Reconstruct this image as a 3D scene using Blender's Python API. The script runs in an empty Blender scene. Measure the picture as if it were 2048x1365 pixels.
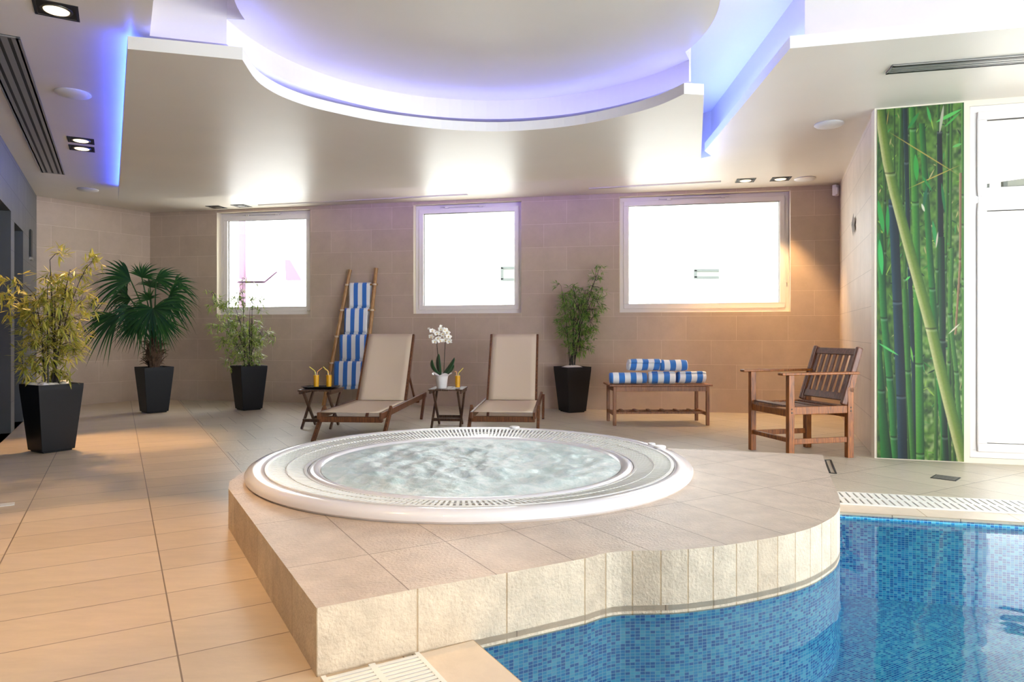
import bpy, math, random
import numpy as np
from mathutils import Vector, Matrix, noise
from mathutils.geometry import tessellate_polygon
PI = math.pi
rnd = random.Random(7)
SC = bpy.context.scene
COL = SC.collection

# ------------------------------------------------------------------ camera, world, exposure
cam_d = bpy.data.cameras.new('camera')
cam_d.sensor_width = 36.0
cam_d.lens = 24.0
cam_d.shift_y = -18.5 / 2048
cam = bpy.data.objects.new('camera', cam_d)
cam.location = (0, 0, 1.0)
cam.rotation_euler = (PI / 2, 0, 0)
COL.objects.link(cam)
SC.camera = cam
SC.view_settings.view_transform = 'Standard'
SC.view_settings.look = 'None'
SC.view_settings.gamma = 1.0
SC.view_settings.use_curve_mapping = False
SC.view_settings.exposure = 0.66
try:
    SC.cycles.use_denoising = True
    SC.cycles.max_bounces = 9
    SC.cycles.diffuse_bounces = 5
    SC.cycles.glossy_bounces = 4
    SC.cycles.transparent_max_bounces = 12
    SC.cycles.caustics_reflective = False
    SC.cycles.caustics_refractive = False
    SC.cycles.sample_clamp_indirect = 6.0
except Exception:
    pass
world = bpy.data.worlds.new('sky')
SC.world = world
world.use_nodes = True
wn = world.node_tree.nodes
wn['Background'].inputs[0].default_value = (0.90, 0.95, 1.0, 1)
wn['Background'].inputs[1].default_value = 11.5

H = 2.765      # main ceiling height
ZW = -0.03     # pool water level
F = 1365.0
def P(u, v, z=0.0):                       # point of the plane at height z
    Y = F * (1.0 - z) / (v - 664.0)
    return ((u - 1024.0) / F * Y, Y, z)

D1 = Vector((-0.5, 0.866025, 0)); D2 = Vector((0.866025, 0.5, 0))

# ------------------------------------------------------------------ lights of the place
def area(name, loc, direction, sx, sy, power, color, portal=False, spread=None):
    d = bpy.data.lights.new(name, 'AREA')
    d.shape = 'RECTANGLE'; d.size = sx; d.size_y = sy; d.energy = power; d.color = color
    if spread: d.spread = spread
    if portal: d.cycles.is_portal = True
    o = bpy.data.objects.new(name, d); COL.objects.link(o)
    o.location = loc
    dv = Vector(direction).normalized()
    o.rotation_euler = dv.to_track_quat('-Z', 'Y').to_euler()
    return o
def strip(name, pts, power_m, color, direction=(0, 0, 1), width=0.02):
    """led tape along a polyline, one short area lamp for each straight run"""
    for a, b in zip(pts[:-1], pts[1:]):
        a = Vector(a); b = Vector(b); L = (b - a).length
        d = bpy.data.lights.new(name, 'AREA'); d.shape = 'RECTANGLE'
        d.size = L; d.size_y = width; d.energy = power_m * L; d.color = color
        o = bpy.data.objects.new(name, d); COL.objects.link(o)
        o.location = (a + b) / 2
        x = (b - a).normalized(); z = -Vector(direction).normalized()
        y = z.cross(x).normalized(); z = x.cross(y)
        o.matrix_world = Matrix.Translation((a + b) / 2) @ Matrix((x, y, z)).transposed().to_4x4()
WARM = (1.0, 0.61, 0.27)
def spot(loc, target, power, size=math.radians(75), blend=0.5, color=WARM):
    d = bpy.data.lights.new('spot_lamp', 'SPOT'); d.energy = power; d.color = color
    d.spot_size = size; d.spot_blend = blend; d.shadow_soft_size = 0.04
    o = bpy.data.objects.new('spot_lamp', d); COL.objects.link(o)
    o.location = loc
    o.rotation_euler = (Vector(target) - Vector(loc)).to_track_quat('-Z', 'Y').to_euler()

# ------------------------------------------------------------------ mesh builder
class MB:
    def __init__(s): s.v = []; s.f = []; s.uv = []; s.m = []
    def face(s, pts, mi=0, uv=None):
        i = len(s.v); s.v += [tuple(p) for p in pts]
        s.f.append(tuple(range(i, i + len(pts)))); s.m.append(mi)
        s.uv.append(uv if uv else [(0, 0)] * len(pts))
    def add(s, verts, faces, mi=0, uvs=None):
        i = len(s.v); s.v += [tuple(p) for p in verts]
        for k, f in enumerate(faces):
            s.f.append(tuple(i + a for a in f)); s.m.append(mi)
            s.uv.append(uvs[k] if uvs else [(0, 0)] * len(f))
    def box(s, c, size, rot=None, mi=0):
        hx, hy, hz = [q / 2 for q in size]
        V = [Vector((x, y, z)) for x in (-hx, hx) for y in (-hy, hy) for z in (-hz, hz)]
        if rot is not None: V = [rot @ q for q in V]
        c = Vector(c)
        s.add([q + c for q in V], [(0, 1, 3, 2), (4, 6, 7, 5), (0, 4, 5, 1), (2, 3, 7, 6), (0, 2, 6, 4), (1, 5, 7, 3)], mi)
        return s
    def bar(s, a, b, w, h, up=(0, 0, 1), mi=0):
        """rectangular bar from a to b, w across, h along up"""
        a = Vector(a); b = Vector(b); d = (b - a); L = d.length; d.normalize()
        x = d.cross(Vector(up))
        if x.length < 1e-4: x = d.cross(Vector((1, 0, 0)))
        x.normalize(); z = x.cross(d).normalized()
        R = Matrix((x, d, z)).transposed()
        return s.box((a + b) / 2, (w, L, h), R, mi)
    def tube(s, pts, r, n=8, mi=0, cap=True):
        pts = [Vector(p) for p in pts]
        rs = r if isinstance(r, (list, tuple)) else [r] * len(pts)
        base = len(s.v); prev = None
        for k, p in enumerate(pts):
            d = (pts[min(k + 1, len(pts) - 1)] - pts[max(k - 1, 0)]).normalized()
            if prev is None:
                x = d.cross(Vector((0, 0, 1)))
                if x.length < 0.05: x = d.cross(Vector((0, 1, 0)))
            else: x = prev - d * prev.dot(d)
            x.normalize(); prev = x; y = d.cross(x)
            for j in range(n):
                a = 2 * PI * j / n
                s.v.append(tuple(p + (x * math.cos(a) + y * math.sin(a)) * rs[k]))
        for k in range(len(pts) - 1):
            for j in range(n):
                a = base + k * n + j; b = base + k * n + (j + 1) % n
                s.f.append((a, b, b + n, a + n)); s.m.append(mi); s.uv.append([(0, 0)] * 4)
        if cap:
            s.f.append(tuple(base + j for j in reversed(range(n)))); s.m.append(mi); s.uv.append([(0, 0)] * n)
            e = base + (len(pts) - 1) * n
            s.f.append(tuple(e + j for j in range(n))); s.m.append(mi); s.uv.append([(0, 0)] * n)
        return s
    def lathe(s, prof, n=32, c=(0, 0, 0), mi=0, mis=None, wob=None):
        base = len(s.v)
        for k, (r, z) in enumerate(prof):
            for j in range(n):
                a = 2 * PI * j / n
                dr, dz = wob(k, a) if wob else (0, 0)
                s.v.append((c[0] + (r + dr) * math.cos(a), c[1] + (r + dr) * math.sin(a), c[2] + z + dz))
        for k in range(len(prof) - 1):
            for j in range(n):
                a = base + k * n + j; b = base + k * n + (j + 1) % n
                s.f.append((a, b, b + n, a + n)); s.m.append(mis[k] if mis else mi); s.uv.append([(0, 0)] * 4)
        return s
    def slab(s, outer, z0, z1, holes=(), mi_bottom=0, mi_top=0, mi_side=0, uvf=None, skip_top=False, skip_bottom=False, side_mi=None):
        loops = [list(outer)] + [list(h) for h in holes]
        flat = [p for lp in loops for p in lp]
        tris = tessellate_polygon([[Vector((p[0], p[1], 0)) for p in lp] for lp in loops])
        uvf = uvf or (lambda x, y: (x, y))
        for (z, mi, up, skip) in ((z0, mi_bottom, False, skip_bottom), (z1, mi_top, True, skip_top)):
            if skip: continue
            for t in tris:
                p = [flat[i] for i in t]
                ar = (p[1][0] - p[0][0]) * (p[2][1] - p[0][1]) - (p[2][0] - p[0][0]) * (p[1][1] - p[0][1])
                if (ar > 0) != up: p = p[::-1]
                s.face([(q[0], q[1], z) for q in p], mi, [uvf(q[0], q[1]) for q in p])
        for lp in loops:
            L = 0
            for k in range(len(lp)):
                a = lp[k]; b = lp[(k + 1) % len(lp)]
                l = math.hypot(b[0] - a[0], b[1] - a[1])
                m = side_mi(k) if side_mi else mi_side
                s.face([(a[0], a[1], z0), (b[0], b[1], z0), (b[0], b[1], z1), (a[0], a[1], z1)], m,
                       [(L, z0), (L + l, z0), (L + l, z1), (L, z1)])
                L += l
        return s
    def build(s, name, mats, parent=None, smooth=False, bevel=0.0, loc=None, rotz=None, recalc=True):
        me = bpy.data.meshes.new(name)
        me.from_pydata(s.v, [], s.f)
        if not isinstance(mats, (list, tuple)): mats = [mats]
        for m in mats: me.materials.append(m)
        me.polygons.foreach_set('material_index', s.m)
        uvl = me.uv_layers.new(name='UVMap')
        uvl.data.foreach_set('uv', [c for f in s.uv for q in f for c in q])
        if recalc or smooth:
            import bmesh
            bm = bmesh.new(); bm.from_mesh(me)
            bmesh.ops.remove_doubles(bm, verts=bm.verts, dist=1e-5)
            bmesh.ops.recalc_face_normals(bm, faces=bm.faces)
            bm.to_mesh(me); bm.free()
        if smooth:
            me.polygons.foreach_set('use_smooth', [True] * len(me.polygons))
            me.set_sharp_from_angle(angle=math.radians(40))
        me.update()
        o = bpy.data.objects.new(name, me); COL.objects.link(o)
        if parent is not None: o.parent = parent
        if loc is not None: o.location = loc
        if rotz is not None: o.rotation_euler = (0, 0, rotz)
        if bevel:
            b = o.modifiers.new('soft_edges', 'BEVEL'); b.width = bevel; b.segments = 2; b.limit_method = 'ANGLE'
        return o
def tag(o, label, cat, group=None):
    o['label'] = label; o['category'] = cat
    if group: o['group'] = group
    return o
def structure(o, label=None):
    o['kind'] = 'structure'
    if label: o['label'] = label
    return o
def thing(name, label, cat, loc=(0, 0, 0), rotz=0.0, group=None):
    o = bpy.data.objects.new(name, None); COL.objects.link(o)
    o.empty_display_size = 0.1
    o.location = loc; o.rotation_euler = (0, 0, rotz)
    return tag(o, label, cat, group)
def dup(root, loc, rotz, label, group=None):
    r = root.copy(); COL.objects.link(r); r.location = loc; r.rotation_euler = (0, 0, rotz)
    r['label'] = label
    if group: r['group'] = group
    for ch in list(root.children):
        c = ch.copy(); COL.objects.link(c); c.parent = r
        for g in ch.children:
            d = g.copy(); COL.objects.link(d); d.parent = c
    return r

# ------------------------------------------------------------------ materials
def srgb(r, g, b):
    def f(c):
        c /= 255.0
        return c / 12.92 if c <= 0.04045 else ((c + 0.055) / 1.055) ** 2.4
    return (f(r), f(g), f(b), 1)
class NT:
    def __init__(s, name):
        s.m = bpy.data.materials.new(name); s.m.use_nodes = True
        s.t = s.m.node_tree; s.b = s.t.nodes['Principled BSDF']; s.out = s.t.nodes['Material Output']
    def n(s, typ, **kw):
        nd = s.t.nodes.new(typ)
        for k, v in kw.items():
            if k.startswith('i_'): nd.inputs[k[2:].replace('_', ' ')].default_value = v
            else: setattr(nd, k, v)
        return nd
    def l(s, a, b): s.t.links.new(a, b)
def plain(name, col, rough=0.5, metal=0.0, noise_amt=0.0, noise_scale=8.0, bump=0.0, bump_scale=60.0, spec=0.5, coat=0.0):
    t = NT(name); b = t.b
    b.inputs['Base Color'].default_value = col
    b.inputs['Roughness'].default_value = rough
    b.inputs['Metallic'].default_value = metal
    b.inputs['Specular IOR Level'].default_value = spec
    if coat: b.inputs['Coat Weight'].default_value = coat
    tc = t.n('ShaderNodeTexCoord')
    if noise_amt:
        nz = t.n('ShaderNodeTexNoise'); nz.inputs['Scale'].default_value = noise_scale; nz.inputs['Detail'].default_value = 5
        t.l(tc.outputs['Object'], nz.inputs['Vector'])
        mr = t.n('ShaderNodeMapRange'); mr.inputs[3].default_value = 1 - noise_amt; mr.inputs[4].default_value = 1 + noise_amt
        mr.inputs[1].default_value = 0.3; mr.inputs[2].default_value = 0.7
        t.l(nz.outputs[0], mr.inputs[0])
        mx = t.n('ShaderNodeMix', data_type='RGBA', blend_type='MULTIPLY'); mx.inputs[0].default_value = 1
        mx.inputs[6].default_value = col; t.l(mr.outputs[0], mx.inputs[7]); t.l(mx.outputs[2], b.inputs['Base Color'])
    if bump:
        nz = t.n('ShaderNodeTexNoise'); nz.inputs['Scale'].default_value = bump_scale; nz.inputs['Detail'].default_value = 4
        t.l(tc.outputs['Object'], nz.inputs['Vector'])
        bp = t.n('ShaderNodeBump'); bp.inputs['Strength'].default_value = bump; bp.inputs['Distance'].default_value = 0.01
        t.l(nz.outputs[0], bp.inputs['Height']); t.l(bp.outputs[0], b.inputs['Normal'])
    return t.m
def tiles(name, c1, c2, mortar, bw, rh, off=0.5, ms=0.003, rough=0.4, loc=(0, 0), swap=False, mott=0.12, bump=0.25, bump_scale=40, tone=5.0, spec=0.4):
    """stone tiles laid in the metre-scaled uv of the surface"""
    t = NT(name)
    uv = t.n('ShaderNodeUVMap'); uv.uv_map = 'UVMap'
    mp = t.n('ShaderNodeMapping'); mp.inputs['Location'].default_value = (loc[0], loc[1], 0)
    if swap: mp.inputs['Rotation'].default_value = (0, 0, PI / 2)
    t.l(uv.outputs[0], mp.inputs[0])
    br = t.n('ShaderNodeTexBrick'); br.offset = off; br.squash = 1.0
    br.inputs['Scale'].default_value = 1.0; br.inputs['Brick Width'].default_value = bw; br.inputs['Row Height'].default_value = rh
    br.inputs['Mortar Size'].default_value = ms; br.inputs['Mortar Smooth'].default_value = 0.2; br.inputs['Bias'].default_value = 0
    br.inputs['Color1'].default_value = c1; br.inputs['Color2'].default_value = c2; br.inputs['Mortar'].default_value = mortar
    t.l(mp.outputs[0], br.inputs['Vector'])
    nz = t.n('ShaderNodeTexNoise'); nz.inputs['Scale'].default_value = tone; nz.inputs['Detail'].default_value = 8; nz.inputs['Roughness'].default_value = 0.65
    tc = t.n('ShaderNodeTexCoord'); t.l(tc.outputs['Object'], nz.inputs['Vector'])
    mr = t.n('ShaderNodeMapRange'); mr.inputs[1].default_value = 0.3; mr.inputs[2].default_value = 0.7
    mr.inputs[3].default_value = 1 - mott; mr.inputs[4].default_value = 1 + mott
    t.l(nz.outputs[0], mr.inputs[0])
    mx = t.n('ShaderNodeMix', data_type='RGBA', blend_type='MULTIPLY'); mx.inputs[0].default_value = 1
    t.l(br.outputs['Color'], mx.inputs[6]); t.l(mr.outputs[0], mx.inputs[7]); t.l(mx.outputs[2], t.b.inputs['Base Color'])
    n2 = t.n('ShaderNodeTexNoise'); n2.inputs['Scale'].default_value = bump_scale; n2.inputs['Detail'].default_value = 6
    t.l(tc.outputs['Object'], n2.inputs['Vector'])
    ma = t.n('ShaderNodeMath', operation='MULTIPLY_ADD'); ma.inputs[1].default_value = -1.2
    t.l(br.outputs['Fac'], ma.inputs[0]); t.l(n2.outputs[0], ma.inputs[2])
    bp = t.n('ShaderNodeBump'); bp.inputs['Strength'].default_value = bump; bp.inputs['Distance'].default_value = 0.004
    t.l(ma.outputs[0], bp.inputs['Height']); t.l(bp.outputs[0], t.b.inputs['Normal'])
    t.b.inputs['Roughness'].default_value = rough; t.b.inputs['Specular IOR Level'].default_value = spec
    return t.m
def wood(name, c1, c2, rough=0.42, scale=6.0):
    t = NT(name)
    tc = t.n('ShaderNodeTexCoord'); mp = t.n('ShaderNodeMapping'); mp.inputs['Scale'].default_value = (14, 14, 1.5)
    t.l(tc.outputs['Object'], mp.inputs[0])
    nz = t.n('ShaderNodeTexNoise'); nz.inputs['Scale'].default_value = scale; nz.inputs['Detail'].default_value = 6; nz.inputs['Distortion'].default_value = 0.6
    t.l(mp.outputs[0], nz.inputs['Vector'])
    cr = t.n('ShaderNodeValToRGB'); cr.color_ramp.elements[0].position = 0.33; cr.color_ramp.elements[0].color = c1
    cr.color_ramp.elements[1].position = 0.68; cr.color_ramp.elements[1].color = c2
    t.l(nz.outputs[0], cr.inputs[0]); t.l(cr.outputs[0], t.b.inputs['Base Color'])
    t.b.inputs['Roughness'].default_value = rough
    bp = t.n('ShaderNodeBump'); bp.inputs['Strength'].default_value = 0.15; bp.inputs['Distance'].default_value = 0.002
    t.l(nz.outputs[0], bp.inputs['Height']); t.l(bp.outputs[0], t.b.inputs['Normal'])
    return t.m
def leafmat(name, c1, c2, rough=0.45):
    t = NT(name)
    g = t.n('ShaderNodeNewGeometry')
    cr = t.n('ShaderNodeValToRGB'); cr.color_ramp.elements[0].color = c1; cr.color_ramp.elements[1].color = c2
    t.l(g.outputs['Random Per Island'], cr.inputs[0]); t.l(cr.outputs[0], t.b.inputs['Base Color'])
    t.b.inputs['Roughness'].default_value = rough
    tr = t.n('ShaderNodeBsdfTranslucent'); t.l(cr.outputs[0], tr.inputs[0])
    mx = t.n('ShaderNodeMixShader'); mx.inputs[0].default_value = 0.3
    t.l(t.b.outputs[0], mx.inputs[1]); t.l(tr.outputs[0], mx.inputs[2]); t.l(mx.outputs[0], t.out.inputs[0])
    return t.m
def clear(name, tint=(1, 1, 1, 1), ior=1.45, rough=0.0, bump=None):
    """thin clear sheet: lets light through, mirrors at grazing angles"""
    t = NT(name); t.t.nodes.remove(t.b)
    tr = t.n('ShaderNodeBsdfTransparent'); tr.inputs[0].default_value = tint
    gl = t.n('ShaderNodeBsdfGlossy'); gl.inputs['Roughness'].default_value = rough
    fr = t.n('ShaderNodeFresnel'); fr.inputs[0].default_value = ior
    mx = t.n('ShaderNodeMixShader')
    if bump: t.l(fr.outputs[0], mx.inputs[0])
    else:
        lw = t.n('ShaderNodeLayerWeight'); lw.inputs[0].default_value = 0.5
        pw = t.n('ShaderNodeMath', operation='POWER'); pw.inputs[1].default_value = 4.0; t.l(lw.outputs['Facing'], pw.inputs[0])
        ma = t.n('ShaderNodeMath', operation='MULTIPLY_ADD'); ma.inputs[1].default_value = 0.6; ma.inputs[2].default_value = 0.03; t.l(pw.outputs[0], ma.inputs[0])
        t.l(ma.outputs[0], mx.inputs[0])
    t.l(tr.outputs[0], mx.inputs[1]); t.l(gl.outputs[0], mx.inputs[2]); t.l(mx.outputs[0], t.out.inputs[0])
    if bump:
        tc = t.n('ShaderNodeTexCoord'); nz = t.n('ShaderNodeTexNoise'); nz.inputs['Scale'].default_value = bump[0]; nz.inputs['Detail'].default_value = 2
        t.l(tc.outputs['Object'], nz.inputs['Vector'])
        bp = t.n('ShaderNodeBump'); bp.inputs['Strength'].default_value = bump[1]; bp.inputs['Distance'].default_value = 0.01
        t.l(nz.outputs[0], bp.inputs['Height']); t.l(bp.outputs[0], gl.inputs['Normal']); t.l(bp.outputs[0], fr.inputs['Normal'])
    return t.m
def emit(name, col, strength):
    t = NT(name); t.b.inputs['Emission Color'].default_value = col; t.b.inputs['Emission Strength'].default_value = strength
    t.b.inputs['Base Color'].default_value = col
    return t.m
def striped(name, ca, cb, period, axis=0, duty=0.5, phase=0.0):
    t = NT(name)
    uv = t.n('ShaderNodeUVMap'); uv.uv_map = 'UVMap'
    sp = t.n('ShaderNodeSeparateXYZ'); t.l(uv.outputs[0], sp.inputs[0])
    a = t.n('ShaderNodeMath', operation='MULTIPLY_ADD'); a.inputs[1].default_value = 1 / period; a.inputs[2].default_value = phase
    t.l(sp.outputs[axis], a.inputs[0])
    fr = t.n('ShaderNodeMath', operation='FRACT'); t.l(a.outputs[0], fr.inputs[0])
    gt = t.n('ShaderNodeMath', operation='GREATER_THAN'); gt.inputs[1].default_value = duty; t.l(fr.outputs[0], gt.inputs[0])
    mx = t.n('ShaderNodeMix', data_type='RGBA'); mx.inputs[6].default_value = ca; mx.inputs[7].default_value = cb
    t.l(gt.outputs[0], mx.inputs[0]); t.l(mx.outputs[2], t.b.inputs['Base Color'])
    t.b.inputs['Roughness'].default_value = 0.95; t.b.inputs['Specular IOR Level'].default_value = 0.1
    t.b.inputs['Sheen Weight'].default_value = 0.3
    tc = t.n('ShaderNodeTexCoord'); nz = t.n('ShaderNodeTexNoise'); nz.inputs['Scale'].default_value = 260; t.l(tc.outputs['Object'], nz.inputs['Vector'])
    bp = t.n('ShaderNodeBump'); bp.inputs['Strength'].default_value = 0.5; bp.inputs['Distance'].default_value = 0.004
    t.l(nz.outputs[0], bp.inputs['Height']); t.l(bp.outputs[0], t.b.inputs['Normal'])
    return t.m

M = {}
M['wall'] = tiles('beige_wall_tile', srgb(194, 174, 156), srgb(187, 167, 149), srgb(214, 196, 179), 0.6, 0.302, 0.5, 0.0022, 0.55, loc=(0.1, 0.012), mott=0.07, bump=0.15, spec=0.25)
M['sidewall'] = tiles('pale_wall_tile', srgb(214, 198, 182), srgb(208, 192, 176), srgb(168, 152, 138), 0.3, 0.302, 0.0, 0.0022, 0.5, mott=0.06, bump=0.15, spec=0.3)
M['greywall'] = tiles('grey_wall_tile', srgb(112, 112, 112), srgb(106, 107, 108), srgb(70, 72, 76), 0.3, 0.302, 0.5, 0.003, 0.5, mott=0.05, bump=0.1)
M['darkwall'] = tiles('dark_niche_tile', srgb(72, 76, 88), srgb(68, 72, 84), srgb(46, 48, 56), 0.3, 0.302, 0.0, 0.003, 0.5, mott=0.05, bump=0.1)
M['jamb'] = plain('cream_reveal', srgb(226, 216, 198), 0.6)
M['ceil'] = plain('satin_ceiling_paint', srgb(222, 214, 204), 0.36, noise_amt=0.025, noise_scale=1.6, spec=0.3)
M['ceil_white'] = plain('white_cornice_paint', srgb(236, 232, 228), 0.5)
M['podium_top'] = tiles('podium_slab', srgb(206, 188, 170), srgb(198, 180, 163), srgb(150, 130, 112), 0.3, 0.6, 0.0, 0.0022, 0.38, loc=(0.12, 0.02), mott=0.13, bump=0.9, bump_scale=85, tone=9)
M['podium_side'] = tiles('podium_riser', srgb(208, 190, 166), srgb(194, 174, 150), srgb(176, 150, 118), 0.31, 0.9, 0.0, 0.003, 0.6, loc=(0.0, 0.5), mott=0.16, bump=1.0, bump_scale=85, tone=12)
M['podium_curve'] = tiles('podium_curved_riser', srgb(208, 192, 170), srgb(190, 170, 146), srgb(176, 150, 118), 0.105, 0.9, 0.0, 0.003, 0.6, loc=(0.02, 0.5), mott=0.16, bump=1.0, bump_scale=85, tone=12)
M['coping'] = tiles('coping_stone', srgb(222, 206, 186), srgb(214, 196, 176), srgb(176, 150, 118), 0.45, 0.9, 0.0, 0.003, 0.4, mott=0.08, bump=0.3)
M['plastic'] = plain('white_grate_plastic', srgb(238, 236, 230), 0.35)
M['slot'] = plain('dark_channel', srgb(60, 58, 56), 0.8)
M['acrylic'] = plain('white_tub_acrylic', srgb(242, 238, 240), 0.16, spec=0.5, coat=0.25)
M['pvc'] = plain('white_window_frame', srgb(232, 226, 224), 0.35)
M['pane'] = clear('window_glass', (0.97, 0.99, 0.98, 1))
M['black'] = plain('black_planter', srgb(15, 16, 21), 0.5, spec=0.3, bump=0.05, bump_scale=200)
M['soil'] = plain('dark_soil', srgb(44, 36, 30), 0.95, bump=0.6, bump_scale=40)
M['pebble'] = plain('white_pebbles', srgb(236, 228, 220), 0.6, noise_amt=0.06)
M['teak'] = wood('dark_teak', srgb(70, 40, 24), srgb(122, 74, 42))
M['teak_dark'] = wood('weathered_dark_wood', srgb(56, 38, 28), srgb(96, 66, 46))
M['chairwood'] = wood('oiled_chair_wood', srgb(98, 48, 8), srgb(162, 92, 26))
M['chairback'] = wood('red_brown_chair_wood', srgb(84, 48, 34), srgb(126, 78, 56))
M['benchwood'] = wood('bench_wood', srgb(112, 66, 38), srgb(158, 102, 60))
M['sling'] = plain('beige_mesh_fabric', srgb(214, 194, 172), 0.8, bump=0.4, bump_scale=500, spec=0.15)
M['bamboo'] = wood('bamboo_pole', srgb(150, 106, 62), srgb(196, 152, 100))
M['lash'] = plain('cord_lashing', srgb(216, 196, 170), 0.8)
M['glass'] = clear('drinking_glass', (0.97, 0.98, 0.98, 1), 1.45)
M['juice'] = plain('orange_juice', srgb(246, 176, 10), 0.3)
M['straw_y'] = plain('yellow_straw', srgb(240, 226, 96), 0.4)
M['straw_o'] = plain('orange_straw', srgb(246, 178, 110), 0.4)
M['tray'] = plain('black_lacquer_tray', srgb(24, 22, 24), 0.12)
M['potwhite'] = plain('white_ceramic', srgb(240, 236, 236), 0.3)
M['petal'] = plain('white_petal', srgb(250, 246, 240), 0.6)
M['lip'] = plain('yellow_orchid_centre', srgb(222, 190, 110), 0.6)
M['stem'] = plain('dark_stem', srgb(58, 48, 36), 0.6)
M['orchleaf'] = plain('orchid_leaf', srgb(40, 78, 42), 0.35)
M['leaf_y'] = leafmat('yellow_green_bamboo_leaf', srgb(140, 150, 56), srgb(220, 204, 100))
M['leaf_g'] = leafmat('green_bamboo_leaf', srgb(104, 140, 56), srgb(190, 200, 104))
M['leaf_d'] = leafmat('deep_green_bamboo_leaf', srgb(76, 124, 58), srgb(160, 190, 96))
M['palm'] = leafmat('palm_leaf', srgb(22, 62, 38), srgb(58, 100, 46), 0.35)
M['cane'] = plain('dark_cane', srgb(40, 34, 30), 0.5)
M['trunk'] = plain('fibrous_palm_trunk', srgb(84, 62, 46), 0.95, noise_amt=0.3, noise_scale=30, bump=1.0, bump_scale=60)
M['starfish'] = plain('grey_starfish', srgb(150, 142, 136), 0.7, bump=0.5, bump_scale=90)
M['alu'] = plain('grey_aluminium', srgb(150, 148, 144), 0.4, metal=0.5)
M['alu_dark'] = plain('vent_slot_dark', srgb(40, 44, 44), 0.6)
M['spk'] = plain('white_speaker', srgb(222, 218, 214), 0.5)
M['lampglow'] = emit('lit_spot_lamp', (1.0, 0.80, 0.52, 1), 1.25)
M['lampoff'] = plain('unlit_lamp', srgb(70, 66, 60), 0.3, metal=0.6)
M['lamphouse'] = plain('black_lamp_housing', srgb(14, 14, 16), 0.6)
M['facade'] = plain('white_render', srgb(205, 203, 199), 0.9)
M['extground'] = plain('pale_paving', srgb(215, 212, 205), 0.9)
M['extdark'] = plain('mauve_awning', srgb(96, 70, 86), 0.9)
M['extline'] = plain('grey_exterior_frame', srgb(58, 62, 58), 0.8)
M['extpane'] = plain('pale_exterior_pane', srgb(92, 96, 88), 0.5)

# floor: two tile fields (smooth walkway, rougher field by the tub) split along a long joint
def floor_material():
    t = NT('beige_floor_tile')
    uv = t.n('ShaderNodeUVMap'); uv.uv_map = 'UVMap'
    def brick(bw, rh, off, loc, swap, c1, c2, mo, ms):
        mp = t.n('ShaderNodeMapping'); mp.inputs['Location'].default_value = (loc[0], loc[1], 0)
        if swap: mp.inputs['Rotation'].default_value = (0, 0, PI / 2)
        t.l(uv.outputs[0], mp.inputs[0])
        br = t.n('ShaderNodeTexBrick'); br.offset = off
        for k, v in (('Scale', 1.0), ('Brick Width', bw), ('Row Height', rh), ('Mortar Size', ms), ('Mortar Smooth', 0.2), ('Bias', 0.0), ('Color1', c1), ('Color2', c2), ('Mortar', mo)):
            br.inputs[k].default_value = v
        t.l(mp.outputs[0], br.inputs['Vector']); return br
    a = brick(0.6, 0.29, 0.0, (0.44, -0.02), False, srgb(214, 194, 168), srgb(204, 184, 158), srgb(136, 116, 96), 0.0028)
    b = brick(0.33, 0.62, 0.5, (0.2, 0.1), False, srgb(196, 186, 168), srgb(186, 176, 158), srgb(120, 110, 96), 0.003)
    sp = t.n('ShaderNodeSeparateXYZ'); t.l(uv.outputs[0], sp.inputs[0])
    gt = t.n('ShaderNodeMath', operation='GREATER_THAN'); gt.inputs[1].default_value = 0.77; t.l(sp.outputs[0], gt.inputs[0])
    mx = t.n('ShaderNodeMix', data_type='RGBA'); t.l(gt.outputs[0], mx.inputs[0]); t.l(a.outputs[0], mx.inputs[6]); t.l(b.outputs[0], mx.inputs[7])
    tc = t.n('ShaderNodeTexCoord')
    mp = t.n('ShaderNodeMapping'); mp.inputs['Rotation'].default_value = (0, 0, -PI / 6); mp.inputs['Scale'].default_value = (1, 3.5, 1)
    t.l(tc.outputs['Object'], mp.inputs[0])
    nz = t.n('ShaderNodeTexNoise'); nz.inputs['Scale'].default_value = 5; nz.inputs['Detail'].default_value = 9; nz.inputs['Roughness'].default_value = 0.65
    t.l(mp.outputs[0], nz.inputs['Vector'])
    mr = t.n('ShaderNodeMapRange'); mr.inputs[1].default_value = 0.3; mr.inputs[2].default_value = 0.7; mr.inputs[3].default_value = 0.93; mr.inputs[4].default_value = 1.06
    t.l(nz.outputs[0], mr.inputs[0])
    m2 = t.n('ShaderNodeMix', data_type='RGBA', blend_type='MULTIPLY'); m2.inputs[0].default_value = 1
    t.l(mx.outputs[2], m2.inputs[6]); t.l(mr.outputs[0], m2.inputs[7]); t.l(m2.outputs[2], t.b.inputs['Base Color'])
    n2 = t.n('ShaderNodeTexNoise'); n2.inputs['Scale'].default_value = 45; n2.inputs['Detail'].default_value = 6; t.l(tc.outputs['Object'], n2.inputs['Vector'])
    bs = t.n('ShaderNodeMapRange'); bs.inputs[3].default_value = 0.12; bs.inputs[4].default_value = 0.6; t.l(gt.outputs[0], bs.inputs[0])
    bp = t.n('ShaderNodeBump'); bp.inputs['Distance'].default_value = 0.004
    t.l(bs.outputs[0], bp.inputs['Strength']); t.l(n2.outputs[0], bp.inputs['Height']); t.l(bp.outputs[0], t.b.inputs['Normal'])
    t.b.inputs['Roughness'].default_value = 0.36; t.b.inputs['Specular IOR Level'].default_value = 0.4
    return t.m
M['floor'] = floor_material()
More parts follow.
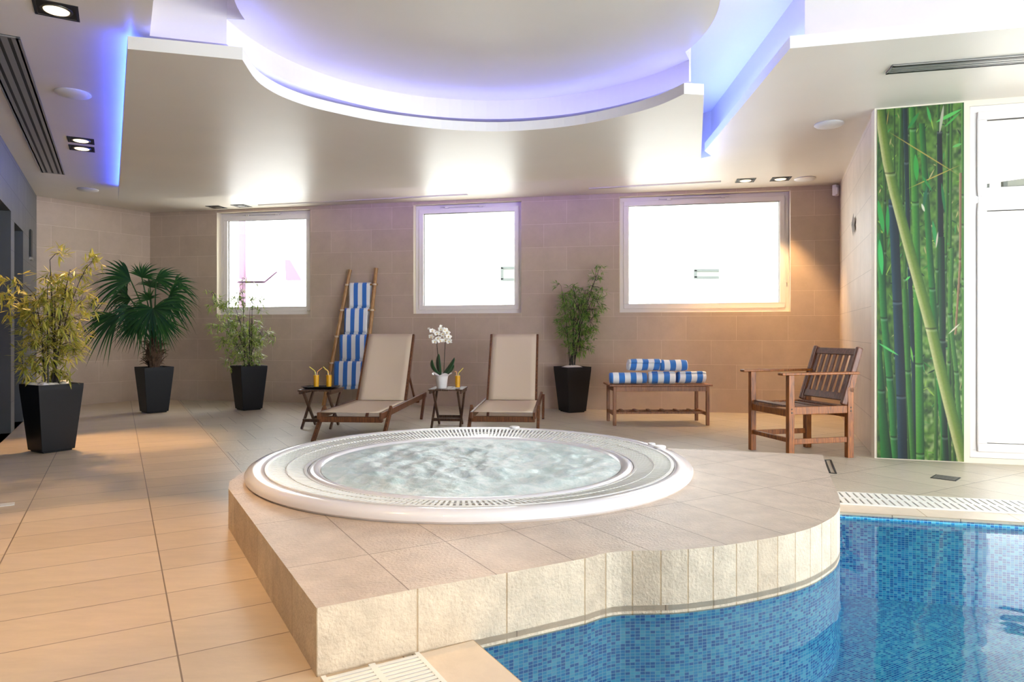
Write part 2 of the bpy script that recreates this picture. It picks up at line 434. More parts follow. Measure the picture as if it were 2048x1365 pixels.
def mosaic(name, bw, rh):
    t = NT(name)
    uv = t.n('ShaderNodeUVMap'); uv.uv_map = 'UVMap'
    br = t.n('ShaderNodeTexBrick'); br.offset = 0.0
    for k, v in (('Scale', 1.0), ('Brick Width', bw), ('Row Height', rh), ('Mortar Size', 0.0011), ('Mortar Smooth', 0.1), ('Bias', -0.05), ('Color1', (0, 0, 0, 1)), ('Color2', (1, 1, 1, 1)), ('Mortar', (0.5, 0.5, 0.5, 1))):
        br.inputs[k].default_value = v
    t.l(uv.outputs[0], br.inputs['Vector'])
    cr = t.n('ShaderNodeValToRGB'); cr.color_ramp.interpolation = 'CONSTANT'
    e = cr.color_ramp.elements; e[0].position = 0; e[0].color = srgb(16, 116, 190)
    e[1].position = 0.3; e[1].color = srgb(40, 152, 212)
    for p, c in ((0.5, srgb(60, 176, 220)), (0.78, srgb(104, 206, 232))):
        q = e.new(p); q.color = c
    t.l(br.outputs['Color'], cr.inputs[0])
    mx = t.n('ShaderNodeMix', data_type='RGBA'); mx.inputs[7].default_value = srgb(150, 214, 232)
    t.l(br.outputs['Fac'], mx.inputs[0]); t.l(cr.outputs[0], mx.inputs[6]); t.l(mx.outputs[2], t.b.inputs['Base Color'])
    t.b.inputs['Roughness'].default_value = 0.25
    return t.m
M['mosaic'] = mosaic('blue_glass_mosaic', 0.0185, 0.0115)
M['water'] = clear('pool_water_surface', (0.88, 0.98, 1.0, 1), 1.33, 0.02, bump=(5.0, 0.25))

# ------------------------------------------------------------------ room shell
A = (-5.36, 10.11); B = (3.92, 8.17); C = (-6.17, 8.86)
Dg = (-4.587 + 5.2, 6.115 - 9.006)            # left wall, behind the camera
E = (2.865, 5.395); G = (3.48, 5.21); Kx = (7.2, 4.2)
R1 = (7.2, -2.891)
def wall_strip(name, p0, p1, z0, z1, thick, holes=(), mats=None, uvs0=0.0, label=None, outward=None):
    """wall from p0 to p1 with rectangular openings (s0, s1, z0, z1)"""
    p0 = Vector((p0[0], p0[1], 0)); p1 = Vector((p1[0], p1[1], 0)); d = p1 - p0; L = d.length; d.normalize()
    n = Vector((-d.y, d.x, 0)) * thick
    if outward is not None and n.dot(Vector((outward[0], outward[1], 0))) < 0: n = -n
    ss = sorted({0, L} | {h[0] for h in holes} | {h[1] for h in holes}); zs = sorted({z0, z1} | {h[2] for h in holes} | {h[3] for h in holes})
    mb = MB()
    pt = lambda s, z, o=0: p0 + d * s + Vector((0, 0, z)) + n * o
    for a, b in zip(ss[:-1], ss[1:]):
        for c, e in zip(zs[:-1], zs[1:]):
            if any(h[0] <= a and b <= h[1] and h[2] <= c and e <= h[3] for h in holes): continue
            uv = [(uvs0 + a, c), (uvs0 + b, c), (uvs0 + b, e), (uvs0 + a, e)]
            mb.face([pt(a, c), pt(b, c), pt(b, e), pt(a, e)], 0, uv)
            mb.face([pt(a, c, 1), pt(b, c, 1), pt(b, e, 1), pt(a, e, 1)], 1, uv)
    for h in holes:
        a, b, c, e = h
        for q in ([(a, c), (a, e)], [(b, c), (b, e)], [(a, c), (b, c)], [(a, e), (b, e)]):
            mb.face([pt(*q[0]), pt(*q[1]), pt(*q[1], 1), pt(*q[0], 1)], 1)
    for q in ([(0, z0), (0, z1)], [(L, z0), (L, z1)], [(0, z0), (L, z0)], [(0, z1), (L, z1)]):
        mb.face([pt(*q[0]), pt(*q[1]), pt(*q[1], 1), pt(*q[0], 1)], 1)
    o = mb.build(name, mats, recalc=False)
    structure(o, label)
    return o, p0, d, n
wall_dir = (Vector((B[0], B[1], 0)) - Vector((A[0], A[1], 0))).normalized()
def s_on_back(u):
    # distance along the back wall of the sight line through column u
    k = (u - 1024) / F
    return (k * A[1] - A[0]) / (wall_dir.x - k * wall_dir.y)
win_u = [(434, 620.5), (827, 1042.5), (1239, 1581)]
SILL = 1.245; WTOP = 2.725
whole = [(s_on_back(a), s_on_back(b), SILL, WTOP) for a, b in win_u]
wb, bp0, bd, bn = wall_strip('wall_back', A, B, -0.02, H + 0.1, 0.3, whole, [M['wall'], M['jamb']], label='beige tiled back wall with three windows', outward=(0, 1))
wall_strip('wall_corner', C, A, -0.02, H + 0.1, 0.2, (), [M['wall'], M['jamb']], uvs0=0.33, label='short beige tiled wall in the left corner', outward=(-1, 0))
wall_strip('wall_right', E, B, -0.02, H + 0.1, 0.004, (), [M['sidewall'], M['jamb']], label='pale tiled wall right of the windows', outward=(1, 0))

# left grey wall with two openings
gd = Vector((Dg[0] - C[0], Dg[1] - C[1], 0)); gL = gd.length; gd.normalize()
def s_on_grey(u):
    k = (u - 1024) / F
    return (k * C[1] - C[0]) / (gd.x - k * gd.y)
g_holes = [(s_on_grey(46.5), s_on_grey(29), 0.0, 2.12), (s_on_grey(22), s_on_grey(22) + 1.6, 0.0, 2.19)]
wg, gp0, gdd, gn = wall_strip('wall_left', C, Dg, -0.02, H + 0.1, 0.16, g_holes, [M['greywall'], M['greywall']], label='grey tiled wall with two doorways', outward=(-1, -0.5))
# dark niches behind the openings
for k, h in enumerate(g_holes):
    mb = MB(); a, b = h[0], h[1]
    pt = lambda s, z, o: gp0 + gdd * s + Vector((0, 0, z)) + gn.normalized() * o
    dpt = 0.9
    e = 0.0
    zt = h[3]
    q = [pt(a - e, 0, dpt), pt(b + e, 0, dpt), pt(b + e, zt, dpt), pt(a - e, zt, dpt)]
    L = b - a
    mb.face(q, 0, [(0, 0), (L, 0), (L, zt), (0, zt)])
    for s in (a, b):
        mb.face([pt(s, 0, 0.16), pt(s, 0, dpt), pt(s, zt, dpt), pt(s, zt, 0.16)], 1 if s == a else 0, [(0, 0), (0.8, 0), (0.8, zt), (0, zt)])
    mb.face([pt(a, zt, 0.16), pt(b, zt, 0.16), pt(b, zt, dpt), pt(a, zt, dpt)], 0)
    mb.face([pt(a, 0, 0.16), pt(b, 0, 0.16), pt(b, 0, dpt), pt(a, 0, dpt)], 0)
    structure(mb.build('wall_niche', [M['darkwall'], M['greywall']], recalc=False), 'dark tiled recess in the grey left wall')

# mural wall and glazed door wall
DK = (Vector((Kx[0], Kx[1], 0)) - Vector((G[0], G[1], 0)))
wall_strip('wall_mural', E, G, -0.02, H + 0.1, 0.12, (), [M['jamb'], M['jamb']], label='cream wall strip carrying the bamboo mural', outward=(0, 1))
dk = DK.normalized(); dL = DK.length
def on_k(s, z=0, o=0.0):
    nn = Vector((-dk.y, dk.x, 0))
    return Vector((G[0], G[1], 0)) + dk * s + nn * o + Vector((0, 0, z))
wall_strip('wall_door', G, Kx, -0.02, H + 0.1, 0.14, [(0.012, 1.30, 0.04, 2.72), (1.55, 3.45, 0.04, 2.72)], [M['jamb'], M['jamb']], label='wall around the glazed garden door', outward=(0, 1))
wr, rp0, rd, rn = wall_strip('wall_east', Kx, R1, -0.02, H + 0.6, 0.2, [(0.6, 3.2, 0.3, 2.7), (3.6, 6.4, 0.3, 2.7)], [M['sidewall'], M['jamb']], label='far right wall with tall windows', outward=(1, 0))
ws, sp0, sd, sn = wall_strip('wall_front', Dg, R1, -0.02, H + 0.6, 0.2, [(2.7, 6.2, 0.3, 2.7)], [M['sidewall'], M['jamb']], label='wall behind the camera with tall windows', outward=(0, -1))

# windows
def window(name, p0, d, n, hole, label, sash=True, handle=True, glazing=True, proud=0.10, mullion=None, transom=None):
    """white framed window set back in its opening; local x along the wall, y outward"""
    a, b, c, e = hole
    o = bpy.data.objects.new(name, None); COL.objects.link(o); structure(o, label)
    o.location = p0 + d * a + n.normalized() * proud + Vector((0, 0, c))
    o.rotation_euler = (0, 0, math.atan2(d.y, d.x))
    ys = 1 if Vector((-d.y, d.x, 0)).dot(n) > 0 else -1
    W = b - a; Hh = e - c
    def ring(x0, x1, z0, z1, w, y, t):
        mb = MB()
        mb.box(((x0 + x1) / 2, ys * y, z0 + w / 2), (x1 - x0, t, w)); mb.box(((x0 + x1) / 2, ys * y, z1 - w / 2), (x1 - x0, t, w))
        mb.box((x0 + w / 2, ys * y, (z0 + z1) / 2), (w, t, z1 - z0 - 2 * w)); mb.box((x1 - w / 2, ys * y, (z0 + z1) / 2), (w, t, z1 - z0 - 2 * w))
        return mb
    ring(0.001, W - 0.001, 0.001, Hh - 0.001, 0.055, 0.035, 0.07).build('window_frame', M['pvc'], o, bevel=0.004)
    if transom:
        mb = MB(); mb.box((W / 2, ys * 0.035, transom), (W - 0.11, 0.07, 0.06)); mb.build('transom', M['pvc'], o, bevel=0.004)
        panes = [(0.055, W - 0.055, 0.055, transom - 0.03), (0.055, W - 0.055, transom + 0.03, Hh - 0.055)]
    else: panes = [(0.055, W - 0.055, 0.055, Hh - 0.055)]
    for (x0, x1, z0, z1) in panes:
        w = 0.062
        fr = ring(x0 - 0.006, x1 + 0.006, z0 - 0.006, z1 + 0.006, w, 0.02, 0.07).build('sash', M['pvc'], o, bevel=0.006)
        g = MB(); g.box(((x0 + x1) / 2, ys * 0.03, (z0 + z1) / 2), (x1 - x0 - 2 * w + 0.02, 0.006, z1 - z0 - 2 * w + 0.02))
        if glazing:
            mb = MB(); xa, xb, za, zb = x0 + w - 0.01, x1 - w + 0.01, z0 + w - 0.01, z1 - w + 0.01
            mb.face([(xa, ys * 0.03, za), (xb, ys * 0.03, za), (xb, ys * 0.03, zb), (xa, ys * 0.03, zb)])
            mb.build('pane', M['pane'], fr, recalc=False)
        gk = ring(x0 + w - 0.008, x1 - w + 0.008, z0 + w - 0.008, z1 - w + 0.008, 0.006, 0.018, 0.02)
        gk.build('gasket', M['slot'], fr)
    if handle:
        mb = MB(); mb.box((W * 0.45, -ys * 0.02, Hh - 0.028), (W * 0.42, 0.02, 0.018)); mb.box((W * 0.3, -ys * 0.02, Hh - 0.04), (0.05, 0.022, 0.03)); mb.box((W * 0.62, -ys * 0.02, Hh - 0.04), (0.05, 0.022, 0.03))
        mb.build('tilt_arm', M['spk'], o, bevel=0.003)
        mb = MB(); mb.box((W - 0.03, -ys * 0.018, Hh * 0.34), (0.012, 0.012, Hh * 0.2)); mb.build('handle', M['spk'], o, bevel=0.003)
        for fx in (0.08, 0.5, 0.92):
            mb = MB(); mb.box((W * fx, -ys * 0.018, 0.055), (0.06, 0.008, 0.012)); mb.build('hinge', M['spk'], o)
    return o
window('window_1', bp0, bd, bn, whole[0], 'white square window behind the small bamboo plant')
window('window_2', bp0, bd, bn, whole[1], 'white square window above the orchid table')
window('window_3', bp0, bd, bn, whole[2], 'wide white window above the towel bench')
kn = Vector((-dk.y, dk.x, 0))
window('door_1', Vector((G[0], G[1], 0)), dk, kn * 0.14, (0.012, 1.30, 0.04, 2.72), 'white glazed garden door with top light beside the mural', proud=0.0, transom=1.965, handle=False)
window('door_2', Vector((G[0], G[1], 0)), dk, kn * 0.14, (1.55, 3.45, 0.04, 2.72), 'glazed door further right', proud=0.0, transom=1.965, handle=False)
for k, (p, d, n, h) in enumerate([(rp0, rd, rn, (0.6, 3.2, 0.3, 2.7)), (rp0, rd, rn, (3.6, 6.4, 0.3, 2.7)), (sp0, sd, sn, (2.7, 6.2, 0.3, 2.7))]):
    window('window_%d' % (4 + k), p, d, n, h, 'tall window out of the picture', handle=False)  # unseen openings, added to let fill daylight into the room
# daylight guides at the openings
def portal(p0, d, n, h):
    a, b, c, e = h
    area('daylight', p0 + d * (a + b) / 2 + n.normalized() * 0.25 + Vector((0, 0, (c + e) / 2)), -n.normalized(), b - a, e - c, 1, (1, 1, 1), portal=True)
for h in whole: portal(bp0, bd, bn, h)
portal(Vector((G[0], G[1], 0)), dk, kn, (0.012, 1.30, 0.04, 2.72)); portal(Vector((G[0], G[1], 0)), dk, kn, (1.55, 3.45, 0.04, 2.72))
portal(rp0, rd, rn, (0.6, 3.2, 0.3, 2.7)); portal(rp0, rd, rn, (3.6, 6.4, 0.3, 2.7)); portal(sp0, sd, sn, (2.7, 6.2, 0.3, 2.7))

# ------------------------------------------------------------------ podium outline, pool outline, floor
TC = Vector((-0.235, 4.10, 0)); TR = 1.28            # tub centre and radius
HP = 0.20
pod_front = [P(633, 1217, HP), P(845, 1176, HP), P(1016, 1146, HP), P(1172, 1117, HP)]
pod_curve = [P(1200, 1109, HP), P(1243, 1103, HP), P(1345, 1101, HP), P(1415, 1095, HP), P(1465, 1089, HP), P(1556, 1073.5, HP), P(1618, 1058, HP), P(1655, 1041, HP),
             P(1672, 1029, HP), P(1679.5, 1015, HP), P(1679.5, 1001, HP), P(1675, 986, HP), P(1666, 965, HP), P(1655, 940, HP), P(1650, 924, HP), P(1645, 910, HP)]
def smooth_curve(pts, n=4):
    out = []
    for i in range(len(pts) - 1):
        p0 = Vector(pts[max(i - 1, 0)]); p1 = Vector(pts[i]); p2 = Vector(pts[i + 1]); p3 = Vector(pts[min(i + 2, len(pts) - 1)])
        for k in range(n):
            t = k / n
            out.append(tuple(0.5 * ((2 * p1) + (-p0 + p2) * t + (2 * p0 - 5 * p1 + 4 * p2 - p3) * t * t + (-p0 + 3 * p1 - 3 * p2 + p3) * t ** 3)))
    out.append(tuple(pts[-1])); return out
pod_curve_s = smooth_curve(pod_curve[:10], 3)[:-1] + smooth_curve(pod_curve[9:], 3)
back_arc = []
for k in range(15):
    a = math.radians(62 + k * (176 - 62) / 14)
    back_arc.append((TC.x + 1.33 * math.cos(a), TC.y + 1.33 * math.sin(a)))
pod = [p[:2] for p in pod_front] + [p[:2] for p in pod_curve_s] + [(0.95, 4.72)] + back_arc + [P(459, 963, HP)[:2], P(457, 978, HP)[:2]]
nfront = len(pod_front); ncurve = len(pod_curve_s)
rot_uv = lambda x, y: (x * D2.x + y * D2.y, x * D1.x + y * D1.y)
PZ = -0.46
# pool polygon: runs along the podium, the far coping, then out of the picture
FE0 = P(1680, 1025); FE1 = P(2048, 1046.5)
fdir = Vector((FE1[0] - FE0[0], FE1[1] - FE0[1], 0)).normalized()
far_r = (FE0[0] + fdir.x * 5.0, FE0[1] + fdir.y * 5.0)
cop = Vector(P(962, 1296))                     # corner where the coping meets the podium
_a = Vector(pod_front[1][:2]); _b = Vector(pod_front[2][:2]); _d = _b - _a
_t = ((_a.x - cop.x) * _d.y - (_a.y - cop.y) * _d.x) / (D1.x * _d.y - D1.y * _d.x)     # coping line meets the platform face
cop = cop + D1 * _t
near = (cop.x - D1.x * 4.6, cop.y - D1.y * 4.6)
# podium points that border the pool: from coping corner along front, curve up to far coping
bord = []
fr0 = Vector(pod_front[2]).xy; fr1 = Vector(pod_front[3]).xy
bord.append((cop.x, cop.y))
on_front = [p for p in [q[:2] for q in pod_front[2:]]]
bord += on_front
for p in pod_curve_s:
    if p[1] > FE0[1] - 0.02 and p[0] > 1.5: break
    bord.append(p[:2])
pool = bord + [(FE0[0] - 0.005, FE0[1])] + [far_r, (far_r[0], near[1]), near]
# floor with the pool cut out
fl_outer = [(-7.2, 11.2), (5.2, 11.2), (9, 5.6), (9, -4.2), (-0.5, -4.2), (-7.2, 7.0)]
mb = MB(); mb.slab(fl_outer, -0.02, 0.0, holes=[pool], uvf=rot_uv)
structure(mb.build('floor', M['floor'], recalc=False), 'beige stone tile floor')

# ------------------------------------------------------------------ ceiling
hole = [(1.04, -1.5), (-2.16, 4.07), (-1.75, 4.187)]
AC = (-0.2, 4.0); ARM = 1.60
a0 = math.atan2(4.187 - AC[1], -1.75 - AC[0]); a1 = math.atan2(4.81 - AC[1], 1.247 - AC[0])
arc = []
for k in range(1, 40):
    t = k / 40; a = a0 + (a1 - a0) * t
    r0 = math.hypot(-1.75 - AC[0], 4.187 - AC[1]); r1 = math.hypot(1.247 - AC[0], 4.81 - AC[1])
    r = r0 + (r1 - r0) * t + 0.045 * math.sin(PI * t)
    arc.append((AC[0] + r * math.cos(a), AC[1] + r * math.sin(a)))
recess_end = (1.247, 4.81)
hole += arc + [recess_end, (1.262, 4.815), (1.84, 7.05), (2.0, 6.85), (1.87, 4.36), (6.0, 3.37), (6.0, -1.5)]
HT = 3.22
mb = MB(); mb.slab([(-7.2, 10.8), (5.2, 8.7), (8.2, 5.0), (8.2, -4.0), (-0.6, -4.0), (-7.4, 8.6)], H, HT, holes=[hole], skip_top=True)
structure(mb.build('ceiling', M['ceil'], recalc=False), 'satin beige ceiling round the raised centre')
mb = MB(); mb.slab([(-7.6, 11), (8.4, 11), (8.4, -4.2), (-7.6, -4.2)], HT, HT + 0.1)
structure(mb.build('ceiling', M['ceil_white'], recalc=False), 'raised upper ceiling washed in blue light')
# round disc at mid height that fills the recess
ZD = 2.92
dcx, dcy, dr = -0.2, 4.28, 1.445
disc = [(-1.75 + 0.0005, 4.187)] + arc + [recess_end]
pts_d = []
an0 = math.atan2(4.69 - dcy, 1.225 - dcx); an1 = math.atan2(4.20 - dcy, -1.64 - dcx)
for k in range(0, 61):
    a = an0 - k / 60 * (2 * PI - (an1 - an0 if an1 > an0 else an1 - an0 + 2 * PI))
    pts_d.append((dcx + dr * math.cos(a), dcy + dr * math.sin(a)))
mb = MB(); mb.slab(disc + pts_d, ZD, HT)
structure(mb.build('ceiling', M['ceil'], recalc=False), 'round ceiling disc above the whirlpool')
# dropped panel with the curved cut-out
ZB, ZT = 2.62, 2.695
pa = [(-2.20, 3.907), (-1.605, 4.065)]
px = [(513, 161), (547, 185), (585, 202), (632, 217), (700, 232.5), (760, 244), (820, 252), (905, 260), (995, 263), (1085, 258.5), (1171, 247.5), (1259, 228.5), (1320, 210)]
pc = [P(u, v, ZB) for u, v in px]
pc = smooth_curve([(-1.605, 4.065, 0)] + [(p[0], p[1], 0) for p in pc] + [(1.171, 4.645, 0)], 4)
panel_front = [p[:2] for p in pc[1:]]
rr = []
c0 = Vector((1.93, 7.0)); e1 = (Vector((1.312, 4.665)) - c0).normalized(); e2 = (Vector((-4.87, 8.44)) - c0).normalized(); rad = 0.28
for k in range(9):
    t = k / 8; p = (c0 + e1 * rad) * (1 - t) ** 2 + c0 * 2 * t * (1 - t) + (c0 + e2 * rad) * t * t
    rr.append((p.x, p.y))
panel = pa + panel_front + [(1.312, 4.665)] + rr + [(-4.87, 8.44)]
mb = MB(); mb.slab(panel, ZB, ZT, mi_bottom=0, mi_top=1, mi_side=1)
structure(mb.build('ceiling', [M['ceil'], M['ceil_white']], recalc=False), 'dropped ceiling panel with a curved cut-out')
# lip board of the right ceiling
mb = MB(); mb.slab([(1.88, 6.66), (1.731, 4.25), (6.0, 3.235), (6.0, 3.37), (1.87, 4.36), (2.0, 6.85)], H, H + 0.078, mi_side=1)
structure(mb.build('trim_1', [M['ceil'], M['ceil_white']], recalc=False), 'white lip along the right ceiling edge')
# blue led tape in the coves
BLUE = (0.13, 0.22, 1.0)
LIL = (0.19, 0.23, 1.0)
off = lambda p, d: (p[0] + (p[0] - AC[0]) / math.hypot(p[0] - AC[0], p[1] - AC[1]) * d, p[1] + (p[1] - AC[1]) / math.hypot(p[0] - AC[0], p[1] - AC[1]) * d, 2.70)
cove = [off(p, 0.045) for p in [pa[1]] + panel_front[::4] + [(1.171, 4.645)]]
strip('led_tape', cove, 1.5, LIL)
strip('led_tape', [(-2.12, 3.985, 2.70), (-1.67, 4.10, 2.70)], 0.9, LIL)
lft = lambda t, o: (-2.20 + (-4.87 + 2.20) * t + 0.866 * o, 3.907 + (8.44 - 3.907) * t + 0.5 * o, 2.705)
strip('led_tape', [lft(0.03, 0.02), lft(0.35, 0.02), lft(0.66, 0.02), lft(0.95, 0.02)], 2.8, (0.04, 0.10, 1.0), direction=(-0.6, -0.35, 0.75), width=0.015)
strip('led_tape', [(1.80, 4.35, 2.86), (1.93, 6.5, 2.86)], 2.6, BLUE)
strip('led_tape', [(1.85, 4.30, 2.86), (3.9, 3.81, 2.86), (5.9, 3.32, 2.86)], 0.5, LIL)
strip('led_tape', [(1.30, 4.85, 2.70), (1.86, 6.95, 2.70)], 3.0, BLUE, direction=(0.7, -0.2, 0.5))

strip('led_tape', [(-2.6, 7.93, 2.70), (-0.9, 7.57, 2.70), (0.8, 7.21, 2.70), (1.6, 7.04, 2.70)], 4.0, (0.25, 0.12, 1.0), direction=(0.2, 0.95, 0.12))
# unseen spots added under the water to brighten the pool
spot((4.2, 0.6, -0.22), (0.9, 2.7, -0.4), 85, math.radians(130), 0.8, (0.78, 0.94, 1.0))
spot((4.8, 1.4, -0.22), (2.6, 3.6, -0.45), 85, math.radians(130), 0.8, (0.78, 0.94, 1.0))
# ------------------------------------------------------------------ podium
def side_index(k):
    if k < nfront - 1: return 1
    if k < nfront + ncurve: return 2
    if k == len(pod) - 1: return 1
    return 2
mb = MB()
mb.slab(pod, -0.035, HP, mi_top=0, mi_bottom=1, uvf=rot_uv, side_mi=side_index)
podium = mb.build('tiled_platform', [M['podium_top'], M['podium_side'], M['podium_curve']], recalc=False)
tag(podium, 'low beige stone platform carrying the round whirlpool tub', 'platform')
# stone skirt below the floor line stays with the pool shell
# ------------------------------------------------------------------ pool
pool_t = thing('swimming_pool', 'blue mosaic swimming pool in front of the stone platform', 'swimming pool')
mb = MB()
tris = tessellate_polygon([[Vector((p[0], p[1], 0)) for p in pool]])
for t in tris:
    q = [pool[i] for i in t]
    mb.face([(p[0], p[1], PZ) for p in q], 0, [rot_uv(p[0], p[1]) for p in q])
L = 0
for k in range(len(pool)):
    a = pool[k]; b = pool[(k + 1) % len(pool)]; l = math.hypot(b[0] - a[0], b[1] - a[1])
    zt = -0.035 if k < len(bord) else -0.012
    mb.face([(a[0], a[1], PZ), (b[0], b[1], PZ), (b[0], b[1], zt), (a[0], a[1], zt)], 0, [(L, PZ), (L + l, PZ), (L + l, zt), (L, zt)])
    L += l
mb.build('pool_basin', M['mosaic'], pool_t, recalc=False)
mb = MB()
for t in tris:
    q = [pool[i] for i in t]
    if (q[1][0] - q[0][0]) * (q[2][1] - q[0][1]) - (q[2][0] - q[0][0]) * (q[1][1] - q[0][1]) < 0: q = q[::-1]
    mb.face([(p[0], p[1], ZW) for p in q])
wat = mb.build('water_surface', M['water'], pool_t, recalc=False)
# coping stones and overflow grates
def quad_strip(p, q, w0, w1, z0, z1, name, mat, parent=None, n=None):
    p = Vector(p); q = Vector(q); d = (q - p).normalized(); n = n if n is not None else Vector((-d.y, d.x, 0))
    pts = [p + n * w0, q + n * w0, q + n * w1, p + n * w1]
    L = (q - p).length
    m = MB(); m.slab([(a.x, a.y) for a in pts], z0, z1, uvf=lambda x, y: ((Vector((x, y, 0)) - p).dot(d), (Vector((x, y, 0)) - p).dot(n)))
    return m.build(name, mat, parent, recalc=False)
fn = Vector((-fdir.y, fdir.x, 0))
c_far = quad_strip((FE0[0] - 0.02, FE0[1] + 0.004, 0), (far_r[0], far_r[1], 0), 0.0, 0.17, -0.012, 0.004, 'coping', M['coping'], n=fn)
tag(c_far, 'pale stone coping along the far edge of the pool', 'coping')
c_near = quad_strip((cop.x - D1.x * 0.004, cop.y - D1.y * 0.004, 0), (near[0], near[1], 0), 0.0, 0.185, -0.012, 0.004, 'coping', M['coping'], n=-D2)
tag(c_near, 'stone coping at the near left corner of the pool', 'coping')
def grate(name, p, q, n, w, pitch, label, lean=0.0):
    t = thing(name, label, 'grate', (p[0], p[1], 0))
    p = Vector((p[0], p[1], 0)); q = Vector((q[0], q[1], 0)); d = (q - p).normalized(); L = (q - p).length
    m = MB()
    m.slab([tuple((n * a + d * b).xy) for a, b in ((0.01, 0), (0.01, L), (w - 0.01, L), (w - 0.01, 0))], 0.0006, 0.002)
    m.build('channel', M['slot'], t, recalc=False)
    m = MB(); k = 0; s = pitch
    while s < L:
        for (w0, w1) in ((0.012, w * 0.47), (w * 0.53, w - 0.012)):
            a = n * w0 + d * (s + lean * w0); b = n * w1 + d * (s + lean * w1)
            m.bar((a.x, a.y, 0.006), (b.x, b.y, 0.006), pitch * 0.70, 0.008)
        s += pitch
    for w_ in (0.006, w * 0.5, w - 0.006):
        a = n * w_; b = n * w_ + d * L; m.bar((a.x, a.y, 0.006), (b.x, b.y, 0.006), 0.014 if w_ != w * 0.5 else 0.02, 0.0085)
    m.build('slats', M['plastic'], t, recalc=False)
    return t
g0 = Vector((FE0[0], FE0[1], 0)) + fn * 0.175 + fdir * 0.03
grate('overflow_grate', g0, g0 + fdir * 4.6, fn, 0.31, 0.040, 'white slatted overflow grate behind the far pool edge')
g1 = cop + (-D2) * 0.19 - D1 * 0.004
grate('overflow_grate', g1 + D2 * 0.0 , g1 - D1 * 3.0, -D2, 0.30, 0.021, 'white slatted grate at the foot of the stone platform corner')

# ------------------------------------------------------------------ whirlpool tub
tub = thing('whirlpool_tub', 'round white whirlpool tub full of foaming water', 'hot tub', (TC.x, TC.y, HP))
prof = [(1.265, -0.001), (1.278, 0.012), (1.28, 0.028), (1.272, 0.042), (1.255, 0.052), (1.23, 0.056), (1.20, 0.055), (1.185, 0.050), (1.176, 0.040), (1.172, 0.026), (1.165, 0.016), (0.950, -0.012),
        (0.945, 0.004), (0.935, 0.010), (0.915, 0.012), (0.90, 0.006), (0.885, -0.02), (0.87, -0.06), (0.6, -0.12), (0.0, -0.12)]
# the bowl part below the platform surface would cut it, so lift the whole well above it
prof = [(r, max(z, -0.004) + 0.001 if r > 0.5 else 0.001) for r, z in prof]
prof = [(1.265, 0.0), (1.278, 0.012), (1.28, 0.028), (1.272, 0.042), (1.255, 0.052), (1.23, 0.056), (1.20, 0.055), (1.185, 0.050), (1.176, 0.042), (1.172, 0.030), (0.955, 0.008),
        (0.948, 0.020), (0.935, 0.027), (0.915, 0.028), (0.895, 0.024), (0.875, 0.010), (0.865, 0.002), (0.0, 0.002)]
MB().lathe(prof, 160).build('tub_shell', M['acrylic'], tub, smooth=True)
m = MB(); N = 250
for j in range(N):
    a = 2 * PI * j / N
    ca, sa = math.cos(a), math.sin(a)
    a2 = a + 0.012
    p = Vector((0.965 * ca, 0.965 * sa, 0.020)); q = Vector((1.168 * math.cos(a2), 1.168 * math.sin(a2), 0.047))
    m.bar(p, q, 0.0135, 0.007)
for r, z, w_ in ((0.962, 0.0195, 0.008), (1.062, 0.0325, 0.003), (1.168, 0.047, 0.008)):
    m.lathe([(r - w_, z - 0.003), (r - w_, z + 0.004), (r + w_, z + 0.006), (r + w_, z - 0.001)], 120)
gr = m.build('overflow_slats', M['plastic'], tub, recalc=False)
# foaming water
def water_mat():
    t = NT('foaming_water')
    tc = t.n('ShaderNodeTexCoord')
    n1 = t.n('ShaderNodeTexNoise'); n1.inputs['Scale'].default_value = 8; n1.inputs['Detail'].default_value = 9; n1.inputs['Roughness'].default_value = 0.7; n1.inputs['Distortion'].default_value = 0.8
    t.l(tc.outputs['Object'], n1.inputs['Vector'])
    cr = t.n('ShaderNodeValToRGB'); e = cr.color_ramp.elements
    e[0].position = 0.34; e[0].color = srgb(196, 216, 212); e[1].position = 0.64; e[1].color = srgb(246, 250, 246)
    q = e.new(0.5); q.color = srgb(222, 234, 230)
    t.l(n1.outputs[0], cr.inputs[0]); t.l(cr.outputs[0], t.b.inputs['Base Color'])
    t.b.inputs['Roughness'].default_value = 0.42; t.b.inputs['IOR'].default_value = 1.33
    n2 = t.n('ShaderNodeTexNoise'); n2.inputs['Scale'].default_value = 38; n2.inputs['Detail'].default_value = 5; t.l(tc.outputs['Object'], n2.inputs['Vector'])
    bp = t.n('ShaderNodeBump'); bp.inputs['Strength'].default_value = 0.6; bp.inputs['Distance'].default_value = 0.008
    t.l(n2.outputs[0], bp.inputs['Height']); t.l(bp.outputs[0], t.b.inputs['Normal'])
    return t.m
M['foam'] = water_mat()
m = MB(); NR, NA = 46, 160
vs = [(0, 0, 0.02)]
for i in range(1, NR + 1):
    r = 0.878 * i / NR
    for j in range(NA):
        a = 2 * PI * j / NA; x, y = r * math.cos(a), r * math.sin(a)
        fall = min(1.0, (0.878 - r) / 0.16)
        z = 0.016 + fall * (0.022 * noise.noise(Vector((x * 4.5, y * 4.5, 3.1))) + 0.016 * noise.noise(Vector((x * 12, y * 12, 7.7))) + 0.008 * noise.noise(Vector((x * 30, y * 30, 1.7))) + 0.012)
        vs.append((x, y, max(z, 0.006)))
fs = [(0, 1 + j, 1 + (j + 1) % NA) for j in range(NA)]
for i in range(NR - 1):
    for j in range(NA):
        a = 1 + i * NA + j; b = 1 + i * NA + (j + 1) % NA
        fs.append((a, a + NA, b + NA, b))
m.add(vs, fs); m.build('foaming_water', M['foam'], tub, smooth=True)
